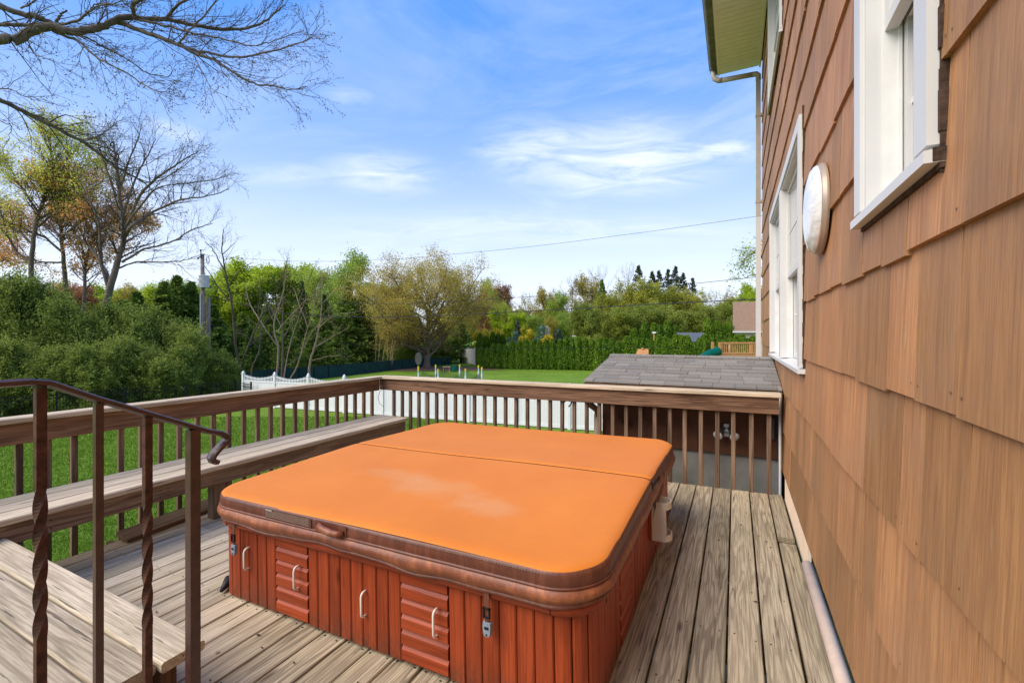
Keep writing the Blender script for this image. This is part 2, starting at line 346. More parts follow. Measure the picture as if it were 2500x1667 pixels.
M['nickel'] = simple('tan_lamp_rim', (.40, .31, .24), .35, metal=.25, var=.15)
def lawn_mat():
    m, t, b = mat('green_lawn'); tc = t.new('ShaderNodeTexCoord'); o = tc.outputs['Object']
    n1 = t.noise(o, .35, 5, .6); n2 = t.noise(o, 9, 4, .7); n3 = t.noise(o, 45, 3, .7)
    c = t.mix(t.ramp(n1, [(.3, 0), (.7, 1)]), (.13, .22, .014), (.21, .32, .03))
    c = t.mix(t.math('MULTIPLY', t.ramp(n2, [(.35, 1), (.6, 0)]), .5), c, (.045, .11, .006))
    c = t.mix(t.math('MULTIPLY', t.ramp(n3, [(.5, 0), (.8, 1)]), .3), c, (.15, .26, .03))
    c = t.mix(t.math('MULTIPLY', t.ramp(t.noise(o, 1.3, 5, .7), [(.62, 0), (.75, 1)]), .35), c, (.16, .17, .05))
    t.link(c, b.inputs['Base Color']); b.inputs['Roughness'].default_value = .85; b.inputs['Specular IOR Level'].default_value = .15
    bn = t.new('ShaderNodeBump'); bn.inputs['Strength'].default_value = .8; bn.inputs['Distance'].default_value = .05
    t.link(t.math('ADD', n2, n3), bn.inputs['Height']); t.link(bn.outputs[0], b.inputs['Normal']); return m
M['lawn'] = lawn_mat()
def leaf_mat(name, cols, trans=.35, rough=.5, objrnd=.16, spec=.3):
    m, t, b = mat(name); g = t.new('ShaderNodeNewGeometry'); oi = t.new('ShaderNodeObjectInfo'); tc = t.new('ShaderNodeTexCoord')
    r = g.outputs['Random Per Island']
    cl = t.noise(tc.outputs['Object'], .55, 3, .6)
    rr = t.math('ADD', t.math('MULTIPLY', r, .55), t.math('MULTIPLY', cl, .6)); rr = t.math('SUBTRACT', rr, .08, clamp=True)
    n = len(cols); c = t.ramp(rr, [((i + .5) / n, cc) for i, cc in enumerate(cols)])
    hv = t.new('ShaderNodeHueSaturation'); t.link(c, hv.inputs['Color']); t.link(t.math('MULTIPLY_ADD', oi.outputs['Random'], objrnd * 2, 1 - objrnd), hv.inputs['Value'])
    t.link(t.math('MULTIPLY_ADD', oi.outputs['Random'], -.018, .508), hv.inputs['Hue'])
    t.link(hv.outputs[0], b.inputs['Base Color']); b.inputs['Roughness'].default_value = rough; b.inputs['Specular IOR Level'].default_value = spec
    if trans:
        tr = t.new('ShaderNodeBsdfTranslucent'); t.link(hv.outputs[0], tr.inputs[0]); mx = t.new('ShaderNodeMixShader'); mx.inputs[0].default_value = trans
        t.link(b.outputs[0], mx.inputs[1]); t.link(tr.outputs[0], mx.inputs[2]); t.link(mx.outputs[0], t.n['Material Output'].inputs[0])
    return m
M['holly'] = leaf_mat('holly_leaves', [(.05, .08, .014), (.15, .20, .035), (.28, .35, .06), (.44, .52, .11)], .45, .6, .12, .15)
M['fir'] = leaf_mat('fir_needles', [(.045, .085, .014), (.14, .22, .035), (.30, .42, .07)], .45, .7, spec=.1)
M['pine'] = leaf_mat('pine_needles', [(.025, .04, .022), (.05, .075, .035), (.09, .12, .05)], .2)
M['arb'] = leaf_mat('arborvitae_sprays', [(.05, .11, .006), (.13, .23, .012), (.23, .37, .022)], .35, objrnd=.12)
M['lime'] = leaf_mat('young_lime_leaves', [(.25, .34, .016), (.43, .54, .03), (.62, .72, .08)], .55)
M['spring'] = leaf_mat('spring_green_leaves', [(.20, .29, .03), (.35, .46, .06), (.52, .62, .12)], .55)
M['tan'] = leaf_mat('tan_olive_buds', [(.25, .19, .03), (.43, .36, .06), (.62, .55, .12)], .55)
M['olive'] = leaf_mat('olive_leaves', [(.13, .18, .025), (.28, .33, .045), (.48, .50, .08)], .5)
M['oliveyellow'] = leaf_mat('yellow_olive_leaves', [(.18, .21, .025), (.40, .40, .045), (.62, .58, .08)], .5)
M['redleaf'] = leaf_mat('red_maple_leaves', [(.18, .06, .03), (.34, .13, .06), (.48, .25, .11)], .45)
M['orange'] = leaf_mat('orange_green_maple_leaves', [(.48, .48, .07), (.60, .34, .08), (.70, .30, .12), (.64, .52, .12)], .65)
M['gold'] = leaf_mat('golden_shrub_leaves', [(.30, .24, .01), (.56, .45, .015), (.72, .60, .04)], .35)
M['bluegreen'] = leaf_mat('blue_green_shrub', [(.05, .10, .05), (.11, .19, .10), (.2, .3, .16)], .2)
M['blossom'] = leaf_mat('pale_blossom', [(.4, .38, .22), (.6, .57, .4)], .3)
M['mapletop'] = leaf_mat('green_maple_leaves_turning_orange', [(.36, .48, .05), (.52, .62, .08), (.60, .58, .12), (.68, .40, .12)], .65)
M['barkbig'] = simple('thick_grey_brown_bark', (.17, .13, .095), .9, var=.4, scale=5, bump=.9, bscale=16)
M['grass'] = leaf_mat('grass_blades', [(.075, .165, .010), (.15, .27, .018), (.23, .37, .04)], .35, objrnd=0)
M['bark'] = simple('grey_brown_bark', (.15, .115, .082), .9, var=.4, scale=9, bump=.8, bscale=30)
M['barkdark'] = simple('dark_twig_bark', (.085, .063, .044), .9, var=.4, scale=8)
M['barktan'] = simple('tan_sapling_bark', (.34, .245, .15), .9, var=.3, scale=6)
M['lichen'] = simple('lichened_grey_bark', (.13, .105, .08), .9, var=.55, scale=7, bump=.9, bscale=25)

# ------------------------------------------------------------------ ground
def ground():
    me = mesh('lawn', [(-700, -60, GZ), (700, -60, GZ), (700, 900, GZ), (-700, 900, GZ)], [(0, 1, 2, 3)], M['lawn'])
    o = link('lawn', me); tag(o, kind='structure')
ground()

# ------------------------------------------------------------------ deck
TILT = -.02
def deckz(x): return .02 * x
deck = empty('wooden_deck', (0, 0, 0), (0, TILT, 0)); tag(deck, 'weathered grey-brown plank deck running along the shingled house wall, hot tub standing on it', 'deck')
rng = random.Random(5)
PITCH = .1458
x = .110 + 2 * PITCH - PITCH / 2 - .0729 + .0729
k = 0
nails = MB()
xs = []
x = .110 + PITCH / 2
while x > -4.0: xs.append(x); x -= PITCH
xs = [.110 + PITCH * 1.5] + xs
def nail(mb, x, y, z, r=.004):
    n = 6; mb.add([(x + r * math.cos(a * math.pi / 3), y + r * math.sin(a * math.pi / 3), z) for a in range(n)], [tuple(range(n))])
for i, x in enumerate(xs):
    right = x > -.6
    y0, y1 = (-.6, 4.52)
    m_ = M['deck'] if right or x > -2.1 else M['deckgrey']
    Wd = PITCH - .0095
    if i == 0:
        Wd = .095; x -= .018; y1 = 3.5
    if right:
        board('deck_board', y1 - y0, Wd, .036, m_, deck, (x, (y0 + y1) / 2, -.018 - rng.uniform(0, .0015)), (rng.uniform(-.004, .004), 0, math.pi / 2))
    else:                                   # butt joints, as the left part is laid in two lengths
        j = 2.02 if i % 2 else 3.3
        for a, b_ in ((y0, j - .002), (j + .002, y1)) if x < -2.64 else ((y0, y1),):
            board('deck_board', b_ - a, Wd, .036, m_ if rng.random() < .85 else M['deckgrey'], deck, (x + rng.uniform(-.001, .001), (a + b_) / 2, -.018 - rng.uniform(0, .003)), (rng.uniform(-.006, .006), 0, math.pi / 2))
    for jy in np.arange(-.1, 4.5, .406):
        for dx in (-.045, .042):
            if i: nail(nails, x + dx + rng.uniform(-.006, .006), jy + rng.uniform(-.012, .012), .0012, rng.uniform(.0036, .005))
nails.build('nail_heads', M['blackpl'], deck)['kind'] = 'stuff'
deck_end = board('deck_board', .93, .10, .036, M['deck'], deck, (.31, 4.06, -.018), (0, 0, math.pi / 2))
for y in (4.5,):
    board('rim_joist', 4.62, .036, .22, M['rail'], deck, (-1.92, y + .03, -.15))
board('rim_joist', 5.1, .036, .22, M['benchfascia'], deck, (xs[-1] - .095, 1.95, -.125), (0, 0, math.pi / 2))
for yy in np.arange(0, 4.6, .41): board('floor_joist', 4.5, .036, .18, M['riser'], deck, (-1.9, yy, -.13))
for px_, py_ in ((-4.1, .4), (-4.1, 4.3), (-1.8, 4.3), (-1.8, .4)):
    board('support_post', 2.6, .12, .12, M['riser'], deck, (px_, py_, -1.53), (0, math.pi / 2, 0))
# loose board by the rail and twigs
lb = beam('loose_plank', (-3.92, 1.62, deckz(-4) + .03), (-4.06, 2.75, deckz(-4.1) + .04), .13, .036, M['benchfascia'], None)
lb.rotation_euler.x = .35; tag(lb, 'short split grey plank lying loose on the deck edge under the bench', 'plank')

lt = MB(); lr = random.Random(8)
for i in range(46):
    x = lr.choice((lr.uniform(-.4, .33), lr.uniform(-3.6, -2.7), lr.uniform(-2.6, -.6))); y = lr.uniform(1.0, 4.4) if x > -.5 or x < -2.7 else lr.uniform(.7, 1.4); a = lr.uniform(0, 6.28); l_ = lr.uniform(.006, .014)
    lt.add([(x - l_ * math.cos(a), y - l_ * math.sin(a), .003), (x + .4 * l_ * math.sin(a), y - .4 * l_ * math.cos(a), .006), (x + l_ * math.cos(a), y + l_ * math.sin(a), .004), (x - .4 * l_ * math.sin(a), y + .4 * l_ * math.cos(a), .003)], [(0, 1, 2, 3)])
tag(lt.build('leaf_litter', M['caulk'], None, (0, 0, 0), (0, TILT, 0)), kind='stuff')
# ------------------------------------------------------------------ railings
def railing(label, A, B, zA, zB, zbase, side, spacing=.1375, post_end=True, ext=(0, 0)):
    """A,B = plan ends of the cap centre; side = +1/-1 unit offset of the inner face"""
    A = Vector(A); B = Vector(B); d = (B - A); L = d.length; u = d / L; nrm = Vector((-u.y, u.x)) * side
    root = empty('deck_railing', (A.x, A.y, 0)); tag(root, label, 'railing', 'wooden railings round the deck')
    def P(t, off, z): q = A + u * t + nrm * off; return (q.x - A.x, q.y - A.y, z)
    def zt(t): return zA + (zB - zA) * t / L
    beam('rail_cap', P(-ext[0], 0, zt(0) - .018), P(L + ext[1], 0, zt(L) - .018), .14, .036, M['cap'], root, .006)
    beam('top_rail', P(0, .02, zt(0) - .11), P(L, .02, zt(L) - .11), .036, .142, M['rail'], root)
    n = int(L / spacing)
    for i in range(n):
        t = L - .075 - i * spacing
        zb = zbase(t); z1 = zt(t) - .045
        b = board('baluster', z1 - zb + .12, .036, .036, M['balus'], root, P(t + rng.uniform(-.004, .004), -.019, (z1 + zb - .12) / 2), (rng.uniform(-.004, .004), math.pi / 2, math.atan2(u.y, u.x) + rng.uniform(-.05, .05)), .003)
    return root
camz = CAMZ
rear = railing('rear railing of square balusters under a flat cap, from bench corner to house', (-4.20, 4.55), (.335, 4.50), camz - .545, camz - .508, lambda t: deckz(-4.2 + t) - .09, -1, ext=(.0, .012))
left = railing('long left railing behind the built-in bench, lawn showing between its balusters', (-4.40, .2), (-4.20, 4.47), camz - .56, camz - .548, lambda t: deckz(-4.2) - .12, -1, ext=(0, .07))
# tie strings and wire hanging on the railing
s = MB(); c0 = Vector((-4.07, 4.42, .77))
s.tube([(-4.08, 4.46, .70), (-4.13, 4.44, .66), (-4.15, 4.43, .58), (-4.12, 4.43, .50), (-4.06, 4.44, .47)], .003, 5)
tag(s.build('loop_of_cord', M['wire']), 'thin dark cord looped on the corner of the deck railing', 'cord')
s = MB(); a = S(1392, 970, 4.75); b_ = S(1374, 985, 4.75); c_ = S(1398, 972, 4.75); e_ = S(1394, 986, 4.76); f_ = S(1388, 993, 4.76)
s.tube([a, ((a[0] + b_[0]) / 2, (a[1] + b_[1]) / 2, a[2] - .02), b_], .009, 6); s.tube([c_, e_, f_], .007, 6)
tag(s.build('black_strap_end', M['blackpl']), 'short black cable ends dangling below the rear railing cap', 'cable')

# ------------------------------------------------------------------ bench
def bench():
    root = empty('deck_bench', (-3.64, 0, 0)); tag(root, 'long built-in bench of three bleached planks along the left railing', 'bench')
    zt = camz - 1.03; y0, y1 = .15, 4.40; L = y1 - y0
    for i, W in enumerate((.15, .15, .15)):
        xx = -.075 - i * .158 - .002
        o = board('seat_plank', L - (.01 * i), W, .038, M['cap'], root, (xx, (y0 + y1) / 2, zt - .019 + (.002 * i)), (rng.uniform(-.01, .01), 0, math.pi / 2), .007)
    board('front_fascia', L - .02, .036, .118, M['benchfascia'], root, (-.045, (y0 + y1) / 2, zt - .038 - .061), (0, 0, math.pi / 2))
    board('end_fascia', .46, .036, .118, M['benchfascia'], root, (-.28, y1 - .045, zt - .1))
    for yy in (4.30, 2.18, .3):
        z0 = deckz(-3.72)
        board('bench_post', zt - .04 - z0, .088, .088, M['benchfascia'], root, (-.12, yy, (zt - .04 + z0) / 2), (0, math.pi / 2, 0))
        board('bench_post', zt - .04 - z0, .088, .036, M['balus'], root, (-.12, yy + .075, (zt - .04 + z0) / 2), (0, math.pi / 2, 0))
    n = MB()
    for yy in np.arange(.5, 4.3, .62):
        for dz in (-.03, .02):
            for dy in (0, .05):
                m6 = [(-.0265, yy + dy + .0045 * math.cos(a), zt - .1 + dz + .0045 * math.sin(a)) for a in np.arange(0, 6.28, 1.047)]
                n.add(m6, [tuple(range(len(m6)))])
    n.build('screw_heads', M['blackpl'], root)['kind'] = 'stuff'
bench()

# ------------------------------------------------------------------ step platform
def platform():
    h = 1.14; zt = camz - h; root = empty('step_platform', (-1.78, .99, 0)); tag(root, 'raised step platform of wide weathered planks behind the iron handrail', 'step')
    y = 0.0
    for i in range(7):
        W = .142; L = 2.42 if i == 0 else 2.42
        board('tread_plank', L, W, .038, M['deckgrey'], root, (-L / 2 + (.0 if i == 0 else -.012 - .01 * (i % 2)), y - W / 2, zt - .019), (rng.uniform(-.008, .008), 0, 0), .007); y -= W + .007
    zd = deckz(-2)
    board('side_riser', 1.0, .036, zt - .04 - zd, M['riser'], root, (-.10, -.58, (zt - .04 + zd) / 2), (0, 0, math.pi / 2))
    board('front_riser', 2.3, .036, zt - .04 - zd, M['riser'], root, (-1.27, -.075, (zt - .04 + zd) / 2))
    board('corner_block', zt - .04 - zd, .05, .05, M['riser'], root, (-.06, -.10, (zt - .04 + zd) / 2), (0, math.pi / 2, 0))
platform()

# ------------------------------------------------------------------ iron handrail
def handrail():
    X = -1.5; root = empty('iron_handrail', (X, .8, 0)); tag(root, 'brown painted iron handrail with twisted pickets and a curled end in the left foreground', 'handrail')
    Ys = [.46, .57, .68, .80]; Zs = [camz - d for d in (.127, .182, .235, .293)]
    z0 = deckz(X)
    def twisted(y, zt, ztw0, ztw1, a, name, m):
        mb = MB(); zs = [z0, ztw0] + list(np.linspace(ztw0, ztw1, 40)[1:-1]) + [ztw1, zt]; V = []; 
        for z in zs:
            f = min(1, max(0, (z - ztw0) / (ztw1 - ztw0))); ang = f * math.pi * 2 * 1.25 + math.pi / 4
            for j in range(4): V.append((a * math.cos(ang + j * math.pi / 2), a * math.sin(ang + j * math.pi / 2), z))
        n = len(zs); F = [(i * 4 + j, i * 4 + (j + 1) % 4, (i + 1) * 4 + (j + 1) % 4, (i + 1) * 4 + j) for i in range(n - 1) for j in range(4)] + [(3, 2, 1, 0), (n * 4 - 4, n * 4 - 3, n * 4 - 2, n * 4 - 1)]
        mb.add(V, F); mb.build(name, m, root, (0, y - .8, 0))
    def zsrc(ysrc, y): F = -X * ST + y * CT; return CAMZ - (ysrc - HZ) / FS * F
    twisted(Ys[0], Zs[0], zsrc(1555, .46), zsrc(1190, .46), .0134, 'twisted_picket', M['rust'])
    twisted(Ys[2], Zs[2], zsrc(1530, .68), zsrc(1230, .68), .0128, 'twisted_picket', M['rust'])
    for y, zt, a, nm in ((Ys[1], Zs[1], .0085, 'plain_picket'), (Ys[3], Zs[3], .0145, 'newel_post')):
        m = MB(); m.box(-a, a, -a, a, z0, zt); m.build(nm, M['iron'], root, (0, y - .8, 0))
    m = MB(); m.box(-.04, .04, -.04, .04, z0, z0 + .006); m.build('base_plate', M['iron'], root)
    # moulded cap rail swept along a path, ending in a curl
    path = [(-.0, -.35, camz - .110), (0, .30, camz - .112), (0, .44, camz - .112), (0, .475, camz - .118), (0, .52, camz - .143)]
    for y in np.linspace(.56, .84, 6): path.append((0, y, camz - .115 - (y - .46) * .50))
    ye = .84; ze = camz - .115 - .38 * .5
    for (dy, dz) in ((.022, -.008), (.040, -.014), (.056, -.024), (.062, -.036), (.056, -.048), (.044, -.058), (.030, -.070), (.020, -.080), (.014, -.090), (.018, -.099), (.030, -.106)): path.append((0, ye + dy, ze + dz))
    prof = [(a_ * 1.2, b__ * 1.35) for a_, b__ in [(-.0155, -.004), (-.0155, .003), (-.0105, .0055), (-.006, .0035), (0, .0058), (.006, .0035), (.0105, .0055), (.0155, .003), (.0155, -.004), (.007, -.007), (-.007, -.007)]]
    P = np.array(path); T = np.gradient(P, axis=0); T /= np.linalg.norm(T, axis=1)[:, None]; V = []
    for p, t in zip(P, T):
        nn = np.array((0, -t[2], t[1]))
        for a, b_ in prof: V.append(tuple(p + np.array((a, 0, 0)) + nn * b_))
    q = len(prof); F = [(i * q + j, i * q + (j + 1) % q, (i + 1) * q + (j + 1) % q, (i + 1) * q + j) for i in range(len(P) - 1) for j in range(q)] + [tuple(range(q)), tuple(reversed(range((len(P) - 1) * q, len(P) * q)))]
    MB().add(V, F).build('moulded_rail', M['iron'], root, (0, -.8, 0), smooth=False)
handrail()

# ------------------------------------------------------------------ hot tub
TC = (-1.53, 2.60); TW = 1.075; TZ = deckz(TC[0])
def rrect(hx, hy, r, n=8):
    pts = []
    for cx, cy, a0 in ((hx - r, -hy + r, -90), (hx - r, hy - r, 0), (-hx + r, hy - r, 90), (-hx + r, -hy + r, 180)):
        for i in range(n + 1):
            a = rad(a0 + 90 * i / n); pts.append((cx + r * math.cos(a), cy + r * math.sin(a)))
    return pts
def hot_tub():
    root = empty('hot_tub', (TC[0], TC[1], TZ), (0, TILT, 0)); tag(root, 'square hot tub with red-stained wooden cabinet standing on the deck', 'hot tub')
    h0, h1 = .0, .44; W = TW
    mb = MB(); pr = rrect(W - .022, W - .022, .13)
    n = len(pr); mb.add([(x, y, h0) for x, y in pr] + [(x, y, h1) for x, y in pr], [(i, (i + 1) % n, n + (i + 1) % n, n + i) for i in range(n)] + [tuple(range(n, 2 * n))])
    mb.build('cabinet_core', M['gap'], root)
    def vboard(x0, x1, face, name='cabinet_board'):
        w_ = x1 - x0 - .003; T = .018; m_ = MB(); b = .005
        # profile in local x (width), y (depth), extruded along z, with chamfered outer edges
        pr = [(-w_ / 2, T), (-w_ / 2, b), (-w_ / 2 + b, 0), (w_ / 2 - b, 0), (w_ / 2, b), (w_ / 2, T)]
        V = [(a, c, -.20) for a, c in pr] + [(a, c, .20) for a, c in pr]; k = 6
        m_.add(V, [(i, (i + 1) % k, k + (i + 1) % k, k + i) for i in range(k)] + [tuple(reversed(range(k))), tuple(range(k, 2 * k))])
        c = (x0 + x1) / 2
        if face == 'front': loc = (c, -W, .215); rot = (0, 0, 0)
        elif face == 'right': loc = (W, c, .215); rot = (0, 0, math.pi / 2)
        elif face == 'left': loc = (-W, c, .215); rot = (0, 0, -math.pi / 2)
        else: loc = (c, W, .215); rot = (0, 0, math.pi)
        m_.build(name, M['red'], root, loc, rot)
    def slats(x0, x1, face):
        w_ = x1 - x0; n = 6; hh = .40 / n
        pan = empty('slatted_panel', ((x0 + x1) / 2, -W, 0) if face == 'front' else (W, (x0 + x1) / 2, 0), (0, 0, 0 if face == 'front' else math.pi / 2), root)
        for i in range(n):
            b = .010; T = .022; z0 = .018 + i * hh; z1 = z0 + hh - .003
            pr = [(.008 + T, z0), (.008, z0), (-.003, z0 + b * .6), (-.003, z1 - b * 1.4), (.008, z1), (.008 + T, z1)]
            V = [(-w_ / 2 + .004, y, z) for y, z in pr] + [(w_ / 2 - .004, y, z) for y, z in pr]; k = 6
            # centred mesh so the grain changes from slat to slat
            m_ = MB(); m_.add([(x_, y_, z_ - z0) for x_, y_, z_ in V], [(j, k + j, k + (j + 1) % k, (j + 1) % k) for j in range(k)] + [tuple(range(k)), tuple(reversed(range(k, 2 * k)))])
            m_.build('slat', M['redh'], pan, (0, 0, z0))
    # front, left to right
    cuts = [-.97, -.89, -.80, -.735, -.665, -.59]
    A = (-.585, -.345); B = (.235, .485)
    def run(x0, x1, face, wmin=.068, wmax=.086):
        n = max(1, round((x1 - x0) / .077)); s_ = (x1 - x0) / n
        e = [x0 + i * s_ + (rng.uniform(-.006, .006) if 0 < i < n else 0) for i in range(n + 1)]
        for i in range(n): vboard(e[i], e[i + 1], face)
    run(-.955, A[0], 'front'); slats(A[0], A[1], 'front'); run(A[1], B[0], 'front'); slats(B[0], B[1], 'front'); run(B[1], .945, 'front')
    run(-.945, -.60, 'right'); slats(-.60, -.36, 'right'); run(-.36, .36, 'right'); slats(.36, .6, 'right'); run(.6, .945, 'right')
    run(-.945, .945, 'left'); run(-.945, .945, 'back')
    # rounded corner staves
    for sx, sy, a0 in ((1, -1, -90), (-1, -1, 180), (1, 1, 0), (-1, 1, 90)):
        cx, cy = sx * (W - .13), sy * (W - .13)
        for i in range(3):
            m_ = MB(); V = []; aa = [rad(a0 + 30 * i + d) for d in (1.0, 4, 15, 26, 29.0)]; rr = [.125, .130, .1315, .130, .125]
            for z in (.015, .415):
                for a, r_ in zip(aa, rr): V.append((r_ * math.cos(a), r_ * math.sin(a), z))
                for a in reversed(aa): V.append((.105 * math.cos(a), .105 * math.sin(a), z))
            k = 10; m_.add(V, [(j, (j + 1) % k, k + (j + 1) % k, k + j) for j in range(k)] + [tuple(reversed(range(k))), tuple(range(k, 2 * k))])
            m_.build('corner_stave', M['red'], root, (cx, cy, 0))
    # bullnose rim
    prof = [(-.03, .405), (.022, .405), (.03, .413), (.032, .43), (.03, .447), (.020, .458), (-.03, .46)]
    rims = []
    V = []; R0 = rrect(W, W, .13, 8); N = len(R0)
    for j, (dx, z) in enumerate(prof):
        R1 = rrect(W + dx, W + dx, .13 + dx, 8)
        V += [(x, y, z) for x, y in R1]
    F = [(j * N + i, j * N + (i + 1) % N, (j + 1) * N + (i + 1) % N, (j + 1) * N + i) for j in range(len(prof) - 1) for i in range(N)]
    MB().add(V, F).build('cabinet_rim', M['redh'], root, smooth=True)
    # seams of the rim
    sm = MB()
    for (x, y, dx_, dy_) in ((W - .13, -W - .0325, .0015, .002), (-W + .13, -W - .0325, .0015, .002)): sm.box(x - dx_, x + dx_, y - .0005, y + .003, .408, .458)
    for y in (-W + .13,): sm.box(W + .0305, W + .0328, y - .0015, y + .0015, .408, .458)
    sm.build('rim_seams', M['gap'], root)
    # white pull handles
    for hx, hz in ((-2.33, .25), (-1.94, .235), (-1.496, .215), (-1.10, .235)):
        m_ = MB(); x = hx - TC[0]; y = -W
        pts = [(.0, .004, .055), (0, -.018, .055), (0, -.026, .049), (0, -.03, .038), (0, -.03, -.038), (0, -.026, -.049), (0, -.018, -.055), (0, .004, -.055)]
        m_.tube(pts, .0052, 8); m_.build('pull_handle', M['cream_h'], root, (x, y, hz), smooth=True)
    # cover straps with buckles
    for hx in (-2.40, -.84):
        x = hx - TC[0]; y = -W - .034
        st = empty('cover_strap', (x, y, .43), (0, 0, 0), root)
        m_ = MB(); m_.tube([(0, -.006, .03), (0, -.006, -.02), (0, .0, -.06), (.002, .006, -.10)], .001, 4)
        m_ = MB(); m_.box(-.011, .011, -.008, -.005, -.055, .03); m_.box(-.010, .010, -.007, -.003, -.11, -.055); m_.build('webbing', M['band'], st)
        m_ = MB(); m_.box(-.015, -.010, -.013, -.004, -.085, -.05); m_.box(.010, .015, -.013, -.004, -.085, -.05); m_.box(-.015, .015, -.013, -.004, -.056, -.05); m_.box(-.015, .015, -.013, -.004, -.09, -.084); m_.build('slider', M['blackpl'], st)
        m_ = MB(); pr = [(-.017, -.105), (.017, -.105), (.019, -.12), (.016, -.15), (.009, -.162), (-.009, -.162), (-.016, -.15), (-.019, -.12)]
        V = [(a, .004, c) for a, c in pr] + [(a * .9, -.012, -.134 + (c + .134) * .92) for a, c in pr]; k = 8
        m_.add(V, [(j, (j + 1) % k, k + (j + 1) % k, k + j) for j in range(k)] + [tuple(range(k, 2 * k))]); m_.build('buckle', M['grey'], st)
        m_ = MB(); m_.box(-.009, .009, -.0135, -.012, -.132, -.122); m_.box(-.003, .003, -.0135, -.012, -.155, -.149); m_.build('buckle_slot', M['blackpl'], st)
    m_ = MB(); m_.tube([(-W - .006, -W + .16, .02), (-W - .012, -W + .06, .035), (-W + .03, -W - .006, .018)], [.012, .030, .010], 8); m_.build('base_pan', M['blackpl'], root, smooth=True)
    # drink and towel holder on the right-hand side
    yb = 2.80 - TC[1]
    hd = empty('towel_holder', (W + .004, yb, .175), (0, 0, 0), root)
    m_ = MB(); m_.box(-.002, .014, -.065, .065, .02, .26); m_.build('mounting_block', M['red'], hd)
    def loop(z0, z1, name):
        m_ = MB(); o = []; n = 10
        for i in range(n + 1): a = rad(-90 + 180 * i / n); o.append((.075 + .045 * math.cos(a), .062 * math.sin(a)))
        outer = [(.014, -.062)] + o + [(.014, .062)]
        inner = [(.014, -.056)] + [(.073 + .041 * math.cos(rad(-90 + 180 * i / n)), .056 * math.sin(rad(-90 + 180 * i / n))) for i in range(n + 1)] + [(.014, .056)]
        k = len(outer); V = [(x, y, z0) for x, y in outer] + [(x, y, z1) for x, y in outer] + [(x, y, z0) for x, y in inner] + [(x, y, z1) for x, y in inner]
        F = []
        for i in range(k - 1): F += [(i, i + 1, k + i + 1, k + i), (2 * k + i, 3 * k + i, 3 * k + i + 1, 2 * k + i + 1), (k + i, k + i + 1, 3 * k + i + 1, 3 * k + i), (i, 2 * k + i, 2 * k + i + 1, i + 1)]
        m_.add(V, F); m_.build(name, M['cream'], hd, smooth=False)
    loop(.205, .245, 'upper_loop'); loop(.02, .055, 'lower_loop')
    m_ = MB(); m_.box(.014, .085, -.062, -.056, .055, .205); m_.box(.014, .020, -.056, .062, .02, .245); m_.box(.085, .095, -.062, -.05, .05, .21); m_.build('side_panel', M['cream'], hd)
M['cream_h'] = simple('off_white_handle_plastic', (.72, .66, .56), .35, var=.05)
hot_tub()

